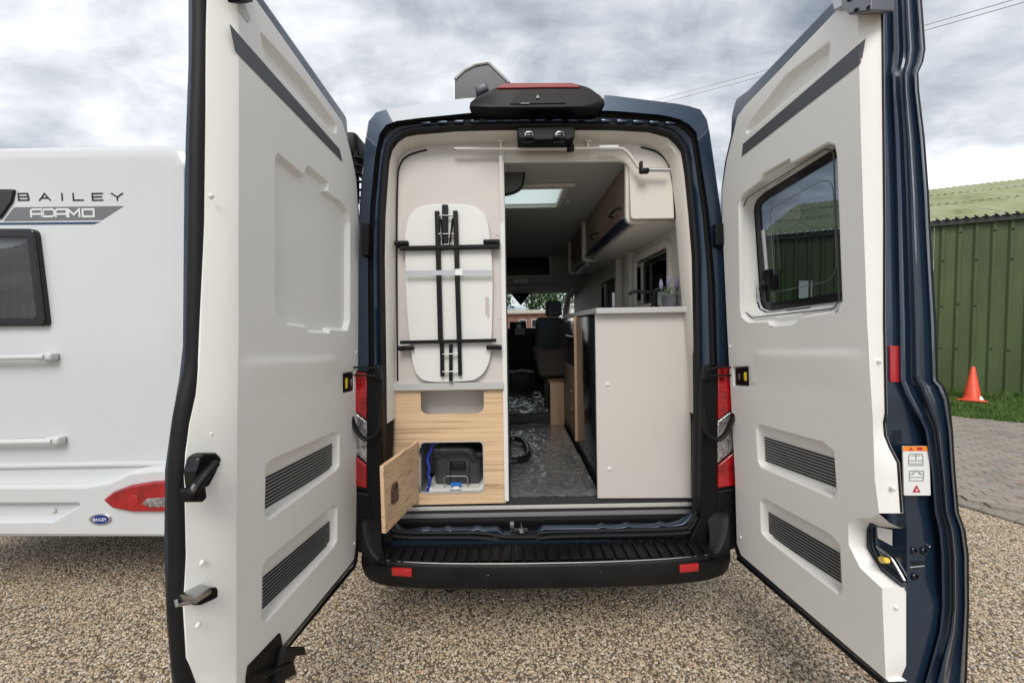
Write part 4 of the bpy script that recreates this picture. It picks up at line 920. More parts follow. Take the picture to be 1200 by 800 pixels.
# window: black printed border, tinted pane, hinge stay
fr_in = inset(glo, .035)
b_ = MB(); b_.plate(DR, glo, -.078, [rnd(fr_in, .0)], -.085, hd=-.088); wf = b_.build('window', BLACKG, rdoor)
b_ = MB(); b_.plate(DR, inset(glo, .005), -.09); b_.build('pane', TINT, wf, smooth=0)
b_ = MB(); gq = [(min(p[0] for p in glo) + .10, 0)]; ri = rnd([(p[0], p[1]) for p in inset([gl0[0], gl0[2], (u_n, gl0[2][1] + .012), (u_n, gl1[1][1] - .004), gl1[1], gl1[3]], .085)], .07, 8); b_.tube([DR.P(u, v, -.0885) for u, v in ri] + [DR.P(*ri[0], -.0885)], .0016, 6); b_.build('inner_pane_rim', mat('clear_rim', (.16, .18, .18), .2), wf)
b_ = MB(); b_.tube([DR.P(*at(894.5, 270, DR, -.06), -.06), DR.P(*at(898.5, 318, DR, -.06), -.06)], .0085, 10); st = b_.build('window_stay', ALU, wf)
b_ = MB()
for x, y, sx, sy in ((899, 322, .05, .045), (906, 331, .04, .07), (896, 337, .045, .03)): q = at(x, y, DR, -.06); b_.box((q[0], q[1], -.06), (sx, sy, .03), DR, bev=.006)
b_.build('stay_clamp', BLACK, wf)
ps = [DR.P(*at(x, y, DR, -.06), -.066) for x, y in ((858, 600), (861.5, 638), (866.5, 655), (873, 662), (1034, 801), (1046, 812))]; b_ = MB(); b_.tube(smooth_path(ps, 4), .010, 8); b_.build('bottom_seal', RUBBER, rdoor)
# shut edge: pressed flanges between trim and outer skin
ED = Fr(DR.P(edge_s, 0, 0), -DR.n, DR.b, DR.a)
yA = [(-60, 1029), (0, 1030), (260, 1032.5), (446, 1032), (495, 1032), (525, 1038), (550, 1047), (600, 1050), (640, 1051), (710, 1053), (790, 1054), (850, 1050)]
yD = [(-60, 1078), (0, 1078.8), (58, 1083), (73, 1080.4), (86, 1074.6), (107, 1075.5), (162, 1082), (227, 1087), (260, 1088.5), (380, 1095.7), (446, 1098), (453, 1105), (468, 1111), (504, 1115), (550, 1117.7), (600, 1122), (620, 1129.5), (650, 1133.5), (710, 1134), (800, 1131), (850, 1124)]
cols = [(0, -.02), (.01, 0), (.30, .0), (.36, .012), (.42, .014), (.46, .002), (.54, -.008), (.60, -.004), (.64, .010), (.69, .014), (.74, .004), (.80, -.01), (.88, -.012), (.93, -.004), (.97, -.006), (1.0, -.022), (.99, -.05)]
rows = []
for y in [-60, -30, 0, 30, 58, 66, 73, 80, 86, 96, 107, 130, 162, 200, 227, 260, 300, 340, 380, 420, 440, 446, 450, 453, 460, 468, 480, 492, 504, 520, 535, 550, 575, 600, 608, 616, 622, 635, 650, 680, 710, 740, 770, 800, 830, 850]:
    xa, xd = interp(yA, y), interp(yD, y); low = max(0, min(1, (y - 480) / 40)) * .004; row = []
    for f, d in cols:
        g_ = f
        kk = max(0, min(1, (y - 450) / 60)); kk = kk * kk * (3 - 2 * kk)
        if f > .29: g_ = f + kk * ((.60 + (f - .30) * .5714) - f)
        if y > 730 and .3 < f < .99: g_ = g_ - .30 * min(1, (y - 730) / 90) * (1 - max(0, f - .6) / .4)
        dd = d
        if 470 < y < 760 and f < .35: dd = d - .012 * min(1, (y - 470) / 25)        # lower part sits back a little
        if 700 < y and f < .35: dd = d
        q = at(xa + (xd - xa) * g_, y, ED, dd); row.append(ED.P(q[0], q[1], dd))
    rows.append(row)
b_ = MB(); b_.grid(rows); se = b_.build('shut_edge', PAINTIN, rdoor, smooth=50)
pe = []
for y in [-60, 0, 30, 58, 73, 86, 107, 162, 227, 260, 320, 380, 446, 453, 468, 504, 550, 600, 620, 650, 710, 760, 800, 850]:
    q = at(interp(yD, y) - .5, y, ED, -.02); pe.append(ED.P(q[0], q[1], -.02))
b_ = MB(); b_.tube(pe, .0045, 8); b_.build('skin_edge_trim', RUBBER, rdoor)
pe = []
for y in [-40, 0, 100, 260, 380, 446, 484, 496, 510, 525, 542, 560, 600]:
    q = at(interp(edR, y) + 1.2, y, DR, -.047); pe.append(DR.P(q[0], q[1], -.05))
b_ = MB(); b_.tube(pe, .0035, 6); b_.build('trim_gap_seal', RUBBER, rdoor)
def edge_rect(x0, y0, x1, y1, d=.003): return ats([(x0, y0), (x1, y0), (x1, y1), (x0, y1)], ED, d)
b_ = MB(); b_.solid(ED, rnd(ats([(1042.5, 405), (1053.5, 405), (1054.5, 448), (1043, 447)], ED, .003), .003), .005, 0, bev=.001); b_.build('reflector', REDR, rdoor)
# warning label with its drawings
b_ = MB(); b_.solid(ED, rnd(ats([(1057.5, 522.5), (1088, 522.5), (1090, 580), (1059, 580)], ED, .006), .004), .0075, .004); lb = b_.build('warning_label', LABELW, rdoor, label='white warning label with an orange band')
b_ = MB(); b_.plate(ED, rnd(ats([(1057.5, 522.5), (1088, 522.5), (1088.3, 528.3), (1057.8, 528.3)], ED, .008), .002), .0085); b_.build('orange_band', ORANGE, lb, smooth=0)
b_ = MB(); b_.add([ED.P(*at(x, y, ED, .009), .009) for x, y in ((1064.5, 527.3), (1070.5, 527.3), (1067.5, 523.8))], [(0, 1, 2)]); b_.add([ED.P(*at(x, y, ED, .009), .009) for x, y in ((1075, 524), (1081, 524), (1081, 527.3), (1075, 527.3))], [(0, 1, 2, 3)]); b_.build('band_symbols', REDP, lb, smooth=0)
b_ = MB(); b_.add([ED.P(*at(x, y, ED, .009), .009) for x, y in ((1069.5, 576.5), (1079, 576.5), (1074.2, 568))], [(0, 1, 2)]); b_.build('red_triangle', REDP, lb, smooth=0)
b_ = MB(); b_.lathe([(0, .0004), (.0035, .0004)], ED.P(*at(1074.2, 573.8, ED, .0095), .0095), ED.n, 10); b_.build('triangle_dot', LABELW, lb, smooth=0)
b_ = MB()
def pl(pts, w_=.0012):
    for a, c in zip(pts, pts[1:]):
        a = Vector(at(*a, ED, .009)); c = Vector(at(*c, ED, .009)); t = (c - a).normalized(); n_2 = Vector((-t.y, t.x)) * w_
        b_.add([ED.P(*(a - n_2), .009), ED.P(*(c - n_2), .009), ED.P(*(c + n_2), .009), ED.P(*(a + n_2), .009)], [(0, 1, 2, 3)])
pl([(1065, 543), (1065.5, 533), (1067, 531.5), (1080, 531.5), (1081.5, 533), (1082, 543), (1065, 543)]); pl([(1066, 539.5), (1081.5, 539.5)]); pl([(1073.5, 532), (1073.5, 539)]); pl([(1068, 533.5), (1079, 533.5)]); pl([(1064, 545), (1083, 545)])
pl([(1066, 563), (1066, 551.5), (1082.5, 551.5), (1082.5, 563), (1066, 563)]); pl([(1066, 559), (1082.5, 559)]); pl([(1067.5, 556), (1072, 552.5), (1070, 556)]); pl([(1081, 556), (1076.5, 552.5), (1078.5, 556)]); pl([(1074, 553), (1074, 550)])
b_.build('label_drawing', PRINT, lb, smooth=0)
# latch cut-out
b_ = MB(); b_.solid(DR, ats([(1062, 616), (1032, 615), (1018, 608), (1013, 620), (1013, 642), (1030, 670), (1062, 692)], DR, -.05), -.052, -.062); b_.build('latch_bay', PAINTIN, rdoor)
b_ = MB(); b_.plate(DR, rnd(ats([(1027, 617), (1045, 620.5), (1045, 639.5), (1028, 630)], DR, -.045), .003), -.047); b_.build('paper_tag', LABELW, rdoor, smooth=0)
b_ = MB(); q = at(1035, 656, DR, -.03); b_.tube([DR.P(q[0] - .012, q[1] - .006, -.04), DR.P(q[0] + .012, q[1] + .006, -.03)], [.011, .008], 10); b_.build('yellow_clip', YEL, rdoor)
b_ = MB(); ps = [DR.P(*at(x, y, DR, -.04), -.045) for x, y in ((1018, 618), (1019, 640), (1030, 660), (1056, 682))]; b_.tube(smooth_path(ps, 4), .004, 8); b_.build('bay_rim', RUBBER, rdoor)
b_ = MB(); ps = [DR.P(*at(x, y, DR, -.04), -.045) for x, y in ((1026, 640), (1040, 651), (1048, 662), (1058, 680))]; b_.tube(smooth_path(ps, 4), .004, 8); b_.build('latch_rod', STEEL, rdoor)
for x, y, r_ in ((1071.5, 645.5, .0085), (1083.5, 646, .0085), (1073, 676, .009), (1062, 648, .0045), (1060, 683, .005), (1088, 639, .004)):
    q = at(x, y, ED, -.008); b_ = MB(); b_.lathe([(0, -.006), (r_ * .75, -.006), (r_ * .8, .001), (r_ * 1.1, .002), (r_ * 1.3, 0)], ED.P(*q, -.008), ED.n, 16); b_.build('edge_bolt' if r_ < .006 else 'edge_hole', BLACKG if r_ > .006 else STEEL, rdoor)
b_ = MB(); b_.solid(ED, rnd(ats([(1054, 656), (1062, 659), (1084, 659), (1083, 664), (1064, 667), (1055, 662)], ED, -.004), .003), -.004, -.02); b_.build('striker_slot', BLACKG, rdoor)
b_ = MB(); ps = [ED.P(*at(x, y, ED, 0), -.002) for x, y in ((1054, 658), (1062, 665), (1083, 663))]; b_.tube(ps, .0035, 6); b_.build('striker_lip', STEEL, rdoor)
# grey latch mechanism at the top
b_ = MB(); b_.solid(DR, rnd(ats([(990, -16), (1028, -24), (1026, 14), (1000, 18), (991, 8)], DR, .01), .006), .028, -.05, bev=.006); tl_ = b_.build('upper_latch', mat('zinc_latch', (.2, .2, .22), .35, .9), rdoor)
b_ = MB(); b_.solid(DR, rnd(ats([(977, -4), (990, -12), (992, 8), (981, 13)], DR, .01), .004), .022, -.0, bev=.004); b_.build('latch_claw', STEEL, tl_)
for x, y in ((1003, 12), (1018, 9), (995, 0)):
    q = at(x, y, DR, .03); b_ = MB(); b_.lathe([(0, .004), (.005, .004), (.006, 0)], DR.P(*q, .03), DR.n, 10); b_.build('latch_rivet', BLACK, tl_)

# ------------------------------------------------------------------ interior of the van
FD = -.150
def P(x, y, d=FD): return RW.P(*at(x, y, RW, d), d)
def A(pts, d=FD): return ats(pts, RW, d)
def boxw(name, x0, x1, y0, y1, z0, z1, mt, par=None, bev=.003, label=None):
    b = MB(); b.box(((x0 + x1) / 2, (y0 + y1) / 2, (z0 + z1) / 2), (abs(x1 - x0), abs(y1 - y0), abs(z1 - z0)), bev=bev); return b.build(name, mt, par if par else van, label=label)
# left wall panel and header with the aisle opening
b_ = MB(); b_.solid(RW, A([(452, 452), (452, 165), (480, 150), (588, 150), (590, 452)]), FD, FD - .015); b_.build('rear_wall_panel', WALLP, van)
hp = rnd(A([(588, 150), (790, 150), (803, 170), (806, 255.5), (739.5, 256.5), (737, 189), (588, 190.5)]), [0, 0, 0, 0, .02, .06, 0], 6)
b_ = MB(); b_.solid(RW, hp, FD + .001, FD - .016, bev=.002); b_.build('header_panel', LINER, van)
for pts in ([(465.8, 446), (464.8, 300), (465.8, 215), (469, 193), (479, 182), (500, 175.5)], [(751, 172.5), (768, 177.5), (779, 186), (785.5, 199), (789.5, 225), (791, 256)]):
    b_ = MB(); b_.tube(smooth_path([P(x, y, FD + .004) for x, y in pts], 5), .0048, 8); b_.build('gap_gasket', RUBBER, van)
pst = [P(584.8, 168, FD + .01), P(590.5, 168, FD + .01), P(596.5, 587, FD + .01), P(591, 587, FD + .01)]
b_ = MB(); b_.solid(RW, A([(584.6, 168), (590.2, 168), (596.5, 587), (591, 587)], FD + .01), FD + .012, FD - .02, bev=.003); b_.build('edge_profile', WHITE, van)
for x, y in ((586.5, 274), (587.5, 373), (596, 372)):
    pass
for x, y in ((583, 275), (585, 373)):
    b_ = MB(); b_.lathe([(0, .004), (.007, .003), (.008, 0)], P(x, y), RW.n, 12); b_.build('screw_cap', WALLP, van)
# shelf and wood cabinet
b_ = MB(); q = A([(456, 449.5), (590, 447.5), (590.5, 456), (456.5, 458)], FD + .02); b_.solid(RW, q, FD + .024, FD - .02, bev=.003); b_.build('shelf_edge', SHELF, van)
cub = rnd(A([(493, 452), (567, 452), (567, 484), (493, 485.5)]), [0, 0, .045, .045], 6)
cabo = A([(457, 457), (590.5, 456), (593.5, 589), (459, 592)])
cubh = rnd(A([(493, 458.3), (567, 457.3), (567, 484), (493, 485.5)]), [.003, .003, .045, .045], 6)
opn = rnd(A([(492, 517.5), (566.5, 516.5), (567.5, 576.5), (492, 578.5)]), [.03] * 4, 6)
b_ = MB(); b_.solid(RW, cabo, FD, FD - .016, bev=.001, holes=[cubh, opn]); 
cab = b_.build('toilet_cabinet', WOODL, van)
b_ = MB(); b_.grid([[RW.P(u, v, FD + .003) for u, v in opn], [RW.P(u, v, FD + .004) for u, v in inset(opn, .004)], [RW.P(u, v, FD - .018) for u, v in inset(opn, .005)]], True); b_.build('opening_rim', SHELF, cab)
b_ = MB(); cb_ = A([(488, 455), (572, 455), (572, 490), (488, 490)]); b_.grid([[RW.P(u, v, FD - .02) for u, v in cb_], [RW.P(u, v, FD - .16) for u, v in cb_]], True); b_.plate(RW, cb_, FD - .13); b_.build('open_cubby', WALLP, cab)
b_ = MB(); cb2 = A([(485, 508), (573, 508), (575, 581), (485, 583)]); b_.grid([[RW.P(u, v, FD - .02) for u, v in cb2], [RW.P(u, v, FD - .42) for u, v in cb2]], True); b_.plate(RW, cb2, FD - .42); b_.build('locker_lining', SHELF, cab)
# open flap
Hp = P(491.5, 517, FD + .004); Hq = P(491.5, 583.5, FD + .004); hd = Vector((-.073, -.375, 0)).normalized()
DF = Fr(Vector((Hp.x, Hp.y, 0)), hd, (0, 0, 1), hd.cross(Vector((0, 0, 1))) * -1)
dz0, dz1 = Hq.z, Hp.z; b_ = MB(); b_.solid(DF, rnd(rect(.012, dz0 - .004, .385, dz1 + .004), .008), .0, -.018, bev=.002); fl = b_.build('cabinet_door', WOODD, van, label='small wooden cabinet door standing open')
b_ = MB(); zc_ = (dz0 + dz1) / 2 - .005; b_.solid(DF, rnd(rect(.27, zc_ - .045, .325, zc_ + .028), .012), .012, .0, bev=.004); pu = b_.build('door_pull', LEATH, fl)
b_ = MB(); b_.tube([DF.P(.278, zc_ + .026, .008), DF.P(.282, zc_ + .045, .008), DF.P(.312, zc_ + .045, .008), DF.P(.318, zc_ + .026, .008)], .006, 8); b_.build('pull_loop', LEATH, pu)
for z in (dz0 + .05, dz1 - .05):
    b_ = MB(); b_.box((.008, z, .004), (.03, .035, .012), DF, bev=.003); b_.build('flap_hinge', STEEL, fl)
# cassette
ct = thing('toilet_cassette', 'charcoal toilet waste cassette inside the small open locker', 'toilet cassette')
def K(x, y, d=-.24): return RW.P(*at(x, y, RW, d), d)
b_ = MB(); lo_ = at(503, 577, RW, -.19); hi_ = at(566, 566, RW, -.19)
b_.solid(RW, rnd(ats([(500, 567), (508, 573), (560, 572), (569, 562), (570, 577), (500, 578.5)], RW, -.185), .01), -.185, -.50); b_.build('white_tray', WHITE, ct)
c0_ = K(508, 535); c1_ = K(565, 573)
b_ = MB(); b_.box(((c0_.x + c1_.x) / 2, 2.365, (c0_.z + c1_.z) / 2 + .008), (abs(c1_.x - c0_.x), .34, abs(c0_.z - c1_.z) + .0), bev=.028)
b_.box(((c0_.x + c1_.x) / 2, 2.365, c0_.z + .004), (abs(c1_.x - c0_.x) + .02, .36, .034), bev=.012); b_.build('tank', CASS, ct)
yk = 2.19
for u in (.3, .7):
    x = c0_.x + (c1_.x - c0_.x) * u; b_ = MB(); b_.box((x, yk, (c0_.z + c1_.z) / 2 + .002), (.02, .03, .14), bev=.006); b_.build('moulded_rib', CASS, ct)
b_ = MB(); b_.box(((c0_.x + c1_.x) / 2, yk - .002, c0_.z - .055), (.085, .02, .05), bev=.006); b_.build('grip_recess', BLACKG, ct)
b_ = MB(); b_.tube(smooth_path([K(517, 527), K(530, 527), K(543, 527), K(551, 529), K(556, 537, -.26)], 5), [.030] * 4 + [.026] * 17, 16); b_.tube([K(509, 527), K(519, 527)], .022, 14); b_.build('drain_spout', CASS, ct)
b_ = MB(); hz = [K(520.5, 574, -.21), K(520.5, 559, -.20), K(523, 557.5, -.20), K(545, 557.3, -.20), K(548, 559, -.20), K(548, 574, -.21)]; b_.tube(hz, .0035, 8); b_.build('wire_handle', STEEL, ct)
b_ = MB(); q = K(534.5, 567, -.205); b_.box(q, (.062, .014, .018), bev=.003); b_.build('blue_latch', BLUE, ct)
b_ = MB(); q = K(534.5, 571, -.20); b_.box(q, (.034, .012, .012), bev=.003); b_.build('white_button', WHITE, ct)
b_ = MB(); q = K(534, 574, -.184); b_.box(q, (.065, .004, .010)); b_.build('tray_print', PRINT, ct)
hs_ = MB(); hs_.tube(smooth_path([K(507, 518, -.2), K(505, 527, -.2), K(501, 537, -.2), K(503, 548, -.19), K(502, 556, -.19), K(504, 562, -.185), K(501, 576, -.19)], 5), .009, 10)
tag(hs_.build('blue_hose', HOSE), 'dark blue hose hanging beside the toilet cassette', 'hose')
# folding table strapped to the wall
tb = thing('folding_table', 'white folding table with black frame stowed upright on the rear wall', 'table')
T = lambda pts, d: ats(pts, RW, d)
to = smooth_path([Vector((x, y, 0)) for x, y in ((475, 275), (479, 256), (489, 244.5), (503, 240.5), (525, 239.5), (548, 240.6), (562, 246), (570.5, 257), (575, 285), (577.3, 320), (577.3, 355), (575.5, 410), (570, 432), (559, 443.5), (545, 446.6), (506, 447.4), (490, 440.5), (483, 420), (477.5, 370), (475, 320))], 4)
b_ = MB(); b_.solid(RW, T([(p.x, p.y) for p in to[:-1]], FD + .02), FD + .028, FD + .008, bev=.004); b_.build('tabletop', WHITE, tb)
def tbar(name, p, q, wd, d0, d1, mt=BLACK, par=None):
    a = Vector(at(*p, RW, d1)); c = Vector(at(*q, RW, d1)); t = (c - a).normalized(); nn = Vector((-t.y, t.x)) * wd / 2
    b = MB(); b.solid(RW, rnd([tuple(a - nn), tuple(c - nn), tuple(c + nn), tuple(a + nn)], .003), d1, d0, bev=.002); return b.build(name, mt, par or tb)
tbar('frame_rail', (511.8, 247), (515.8, 400), .025, FD + .03, FD + .055); tbar('frame_rail', (533.3, 246.5), (537.8, 399), .025, FD + .03, FD + .055)
tbar('frame_rail', (517.3, 398), (518, 441), .02, FD + .03, FD + .05); tbar('frame_rail', (538, 398), (539, 440), .02, FD + .03, FD + .05)
tbar('leg', (521.2, 239.5), (521.2, 286), .032, FD + .03, FD + .05); tbar('leg', (528, 403), (528, 446.5), .018, FD + .03, FD + .05)
tbar('leg', (516, 255), (519, 286), .006, FD + .03, FD + .06); tbar('leg', (530, 255), (526.5, 286), .006, FD + .03, FD + .06)
tbar('cross_bar', (468, 290.3), (585, 288), .020, FD + .03, FD + .06); tbar('cross_bar', (468.5, 401), (581.5, 398.5), .018, FD + .03, FD + .06)
for p, q in (((513, 274), (532, 273.8)), ((518, 415), (537, 414.3)), ((514, 252.5), (531, 252.3)), ((518, 435.5), (537, 435)), ((519.5, 286.5), (529, 286))): tbar('rung', p, q, .006, FD + .045, FD + .057, STEEL)
for x0, x1, y in ((465, 481, 287.5), (567, 586, 286), (469, 487, 408), (570.5, 588, 407)):
    a, c = at(x0, y, RW, FD), at(x1, y, RW, FD); b_ = MB(); b_.box(((a[0] + c[0]) / 2, a[1], FD + .03), (abs(c[0] - a[0]), .024, .05), RW, bev=.006)
    xm = a[0] + .012 if x0 < 520 else c[0] - .012; b_.lathe([(0, .062), (.010, .060), (.012, 0)], RW.P(xm, a[1] - .004, FD), RW.n, 12); b_.build('table_clip', BLACK, van)
for k, (y0, y1, xx0, xx1) in enumerate(((316.5, 322.5, 474.5, 577),)):
    b_ = MB(); b_.solid(RW, T([(xx0, y0 + .5), (xx1, y0 - .2), (xx1, y1 - .4), (xx0, y1 + .3)], FD + .058), FD + .0585, FD + .0575); tp_ = b_.build('tape_strap', mat('clear_tape', (.55, .56, .58), .18, .3), tb)
    b_ = MB(); b_.plate(RW, T([(533.5, 315), (542, 315), (542, 322.5), (533.5, 322.5)], FD + .0595), FD + .0595); b_.build('tape_end', LABELW, tp_, smooth=0)
b_ = MB()
for k in range(5):
    for j in range(9):
        if random.random() < .75: q = at(569.2 + k * 1.0, 349 + j * 2.8, RW, FD + .029); b_.plate(RW, rect(q[0] - .0013, q[1] - .005, q[0] + .0013, q[1] + .005), FD + .0290)
o = b_.build('printed_notice', mat('notice_ink', (.38, .25, .24), .7), tb, smooth=0); o['kind'] = 'stuff'
# shower rail across the header
rp = smooth_path([P(533, 174.5, -.10), P(600, 175, -.10), P(665, 174.5, -.10), P(722, 174, -.10), P(733, 177, -.10), P(741, 186, -.10), P(748, 197, -.10)], 5)
b_ = MB(); b_.tube(rp, .0085, 10); sr = b_.build('shower_rail', LINER, van)
b_ = MB(); b_.tube([P(749, 199, -.10), P(785, 199.5, -.10)], .0105, 12); b_.build('rail_tube', ALU, sr)
b_ = MB(); b_.tube([P(702, 173.6, -.10), P(724, 173.4, -.10)], .0145, 12); b_.build('rail_sleeve', WHITE, sr)
b_ = MB(); q = P(668.5, 174, -.10); b_.box(q, (.040, .032, .034), bev=.006); b_.build('rail_clamp', BLACK, sr)
b_ = MB(); b_.tube([P(531, 174.5, -.10), P(535, 174.5, -.10)], .0065, 10); b_.build('rail_tip', mat('brass_tip', (.35, .25, .12), .4, .8), sr)
b_ = MB(); b_.box(P(755, 200.5, -.09), (.05, .03, .028), bev=.007); b_.box(P(751, 196, -.09), (.016, .03, .06), bev=.005); b_.build('hook', BLACK, sr)
for x in (587, 689):
    b_ = MB(); b_.box(P(x, 167.5, -.115), (.032, .05, .008), bev=.002); b_.box(P(x, 171, -.105), (.011, .02, .032), bev=.003); b_.build('rail_bracket', LINER, sr)

# kitchen block
wt0 = P(697, 362); wt1 = P(808, 358.5); ZW = (wt0.z + wt1.z) / 2; XK = .455; YB = 2.145; YF = 2.93
b_ = MB(); b_.solid(RW, A([(697.5, 364), (806, 361), (808.5, 583), (700.5, 583.5)]), FD, FD - .018, bev=.001); kp = b_.build('kitchen_end_panel', WALLP, van)
for x, y in ((712, 450), (714, 549)):
    b_ = MB(); b_.lathe([(0, .007), (.008, .006), (.011, .002), (.0115, 0)], P(x, y), RW.n, 16); b_.build('screw_cap', WHITE, kp)
b_ = MB(); b_.solid(RW, A([(805, 362), (807.5, 362), (810, 583), (807.5, 583)]), FD + .003, FD - .01); b_.build('panel_edge', LINER, van)
wpo = [(XK + .01, YB - .03), (1.0, YB - .03), (1.0, 3.6), (XK + .03, 3.6), (XK + .015, YF)]
b_ = MB(); b_.solid(H(0), rnd(wpo, .01), ZW, ZW - .030, bev=.004); b_.build('worktop', SHELF, van)
boxw('fridge_door', XK + .012, XK + .5, YB + .02, YF - .16, .80, ZW - .04, BLACKG)
boxw('kick_board', XK + .03, XK + .5, YB + .02, 3.7, .69, .80, BLACK)
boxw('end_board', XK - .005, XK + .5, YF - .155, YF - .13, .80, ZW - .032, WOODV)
boxw('oven', XK + .03, XK + .5, YF - .125, YF + .42, 1.32, ZW - .06, BLACKG)
kn_ = boxw('oven_label', XK + .026, XK + .03, YF + .02, YF + .2, 1.62, 1.66, LABELW, bev=0)
b_ = MB(); b_.tube([(XK + .012, YF - .05, 1.56), (XK + .012, YF + .35, 1.56)], .008, 8); b_.build('oven_handle', STEEL, van)
cd_ = boxw('cupboard_door', XK + .02, XK + .5, YF - .12, 3.55, .80, 1.31, WOODM)
b_ = MB(); b_.box((XK + .012, 3.05, 1.12), (.012, .03, .02), bev=.003); b_.box((XK + .012, 3.05, .98), (.012, .03, .02), bev=.003); b_.build('cupboard_catch', STEEL, cd_)
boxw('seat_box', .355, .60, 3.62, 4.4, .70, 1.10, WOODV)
boxw('seat_box_trim', .30, .352, 3.65, 3.67, .86, 1.09, BLACK)
# floor with its crinkled protective sheet
XW = -.035
boxw('cabin_floor', -.75, 1.0, 2.09, 4.6, .62, .690, FLOORM)
boxw('cab_floor', -.75, 1.0, 3.70, 7.1, .70, .80, FLOORM)
def sheet(x0, x1, y0, y1, z, seed, n=90, m=110, amp=.012):
    mb = MB(); rows = []
    for j in range(m):
        y = y0 + (y1 - y0) * j / (m - 1); row = []
        for i in range(n):
            x = x0 + (x1 - x0) * i / (n - 1); v = Vector((x * 9, y * 7, seed))
            h = abs(noise.noise(v)) * amp + abs(noise.noise(v * 2.7)) * amp * .7 + abs(noise.noise(v * 6.5)) * amp * .3
            e = max(0, 1 - (y - y0) / .05); ex = max(0, 1 - (x1 - x) / .04)
            row.append(Vector((x + .008 * noise.noise(v * .6), y + .012 * noise.noise(v * .5 + Vector((0, 9, 0))), z + h + ex * .012 - (.010 * e if j else .012))))
        rows.append(row)
    mb.grid(rows); return mb
PLAS = mat('crinkled_plastic', (.17, .175, .18), .13, .35, spec=1, coat=1, bump=(26, 1.0, .012)); 
fs_ = sheet(XW + .01, .468, 2.125, 3.69, .695, 1.3); tag(fs_.build('floor_sheet', PLAS, normals=False, smooth=80), 'clear crinkled protective sheet over the dark aisle floor', 'floor cover')
fs_ = sheet(XW - .6, .34, 3.69, 5.4, .803, 8.3, 70, 60, .03); tag(fs_.build('floor_sheet', PLAS, normals=False, smooth=80), 'second crumpled clear sheet on the raised cab floor beyond the step', 'floor cover')
b_ = MB(); g_ = lambda x, y, z=.73: Vector((at(x, y, H(z))[0], at(x, y, H(z))[1], z))
b_.tube(smooth_path([g_(588, 516), g_(603, 514), g_(613, 517), g_(619, 527), g_(614, 537), g_(588, 541)], 5), .022, 12); 
tag(b_.build('floor_hose', BLACKG), 'thick black hose curving out over the aisle floor', 'hose')
# box under plastic at the far end of the aisle
sb = thing('storage_box', 'dark storage box under crumpled clear plastic on the cab floor', 'box')
p0_ = at(598, 455, V(4.9)); p1_ = at(627, 437, V(4.9))
boxw('box_body', p0_[0] - .05, p1_[0], 4.9, 5.2, .81, p1_[1], mat('dark_teal_box', (.02, .03, .033), .5), sb, .01)
b_ = MB(); rows = []
for j in range(14):
    rows.append([Vector((p0_[0] - .04 + (p1_[0] - p0_[0] + .02) * i / 29, 4.88 + .3 * j / 13, p1_[1] + .01 + .05 * abs(noise.noise(Vector((i * .3, j * .4, 3)))) * math.sin(math.pi * i / 29))) for i in range(30)])
b_.grid(rows); b_.build('crumpled_plastic', mat('pale_plastic', (.30, .33, .35), .3), sb, normals=False)
# inner walls
boxw('washroom_wall', XW - .02, XW, 2.18, 3.3, .69, 2.60, INNER, bev=.002)
boxw('wardrobe_wall', XW - .35, XW - .33, 3.3, 4.6, .69, 2.60, INNER, bev=.002)
boxw('left_lining', -.80, -.78, 2.2, 6.2, .69, 2.62, INNER, bev=.002)
SR = S(1.01, -1)
wA = [at(746.5, 309, SR), at(784, 287.5, SR), at(784, 348, SR), at(748, 356, SR)]
y0w, y1w = wA[1][0], wA[0][0]; z1w = (wA[0][1] + wA[1][1]) / 2; z0w = 1.795
h1 = rnd(rect(y0w - .01, z0w, y1w, z1w), .04); h2 = rnd(rect(3.68, 1.78, 4.32, 2.10), .04)
b_ = MB(); b_.plate(SR, rect(2.16, .69, 6.2, 2.62), 0, [h1, h2], -.03, hd=-.10); b_.build('right_lining', INNER, van)
for h in (h1, h2):
    b_ = MB(); b_.plate(SR, inset(h, -.045), .022, [h], 0, bev=.006, hbev=.006, hd=-.03); wf2 = b_.build('side_window', LINER, van)
    b_ = MB(); b_.plate(SR, inset(h, -.01), -.05); b_.build('side_pane', TINTD, wf2, smooth=0)
boxw('blind_post', .975, 1.0, 2.17, 2.23, ZW + .002, 2.20, LINER)
boxw('wall_post', .975, 1.008, 3.18, 3.34, ZW, 2.24, LINER)
boxw('wall_post', .955, 1.008, 3.50, 3.54, ZW - .1, 2.24, LINER)
# ceiling with rooflight
ZC = 2.60; HC = Fr((0, 0, ZC), (1, 0, 0), (0, 1, 0), (0, 0, -1))
ra = at(660, 219.5, HC); rb_ = at(654, 241, HC); hole = rnd([(-.32, ra[1]), (ra[0], ra[1]), (ra[0], rb_[1]), (-.32, rb_[1])], .015)
b_ = MB(); b_.plate(HC, rect(-.80, 2.25, 1.0, 5.45), 0, [hole], -.02, hd=-.02); b_.build('ceiling_lining', CEIL, van)
b_ = MB(); b_.plate(HC, inset(hole, -.035), .012, [hole], 0, bev=.004, hd=0); rf_ = b_.build('rooflight_frame', LINER, van)
b_ = MB(); b_.plate(HC, inset(hole, -.02), -.025); b_.build('rooflight_pane', SKYL, rf_, smooth=0)
b_ = MB(); q0c, q1c = at(612, 216, HC), at(674, 215, HC); b_.box(((q0c[0] + q1c[0]) / 2, q0c[1], .012), (q1c[0] - q0c[0], .035, .02), HC, bev=.004); b_.build('rooflight_bar', LINER, rf_)
q = at(664, 236, HC); b_ = MB(); b_.box((q[0], q[1] - .02, .01), (.03, .08, .02), HC, bev=.004); b_.build('rooflight_catch', SHELF, rf_)
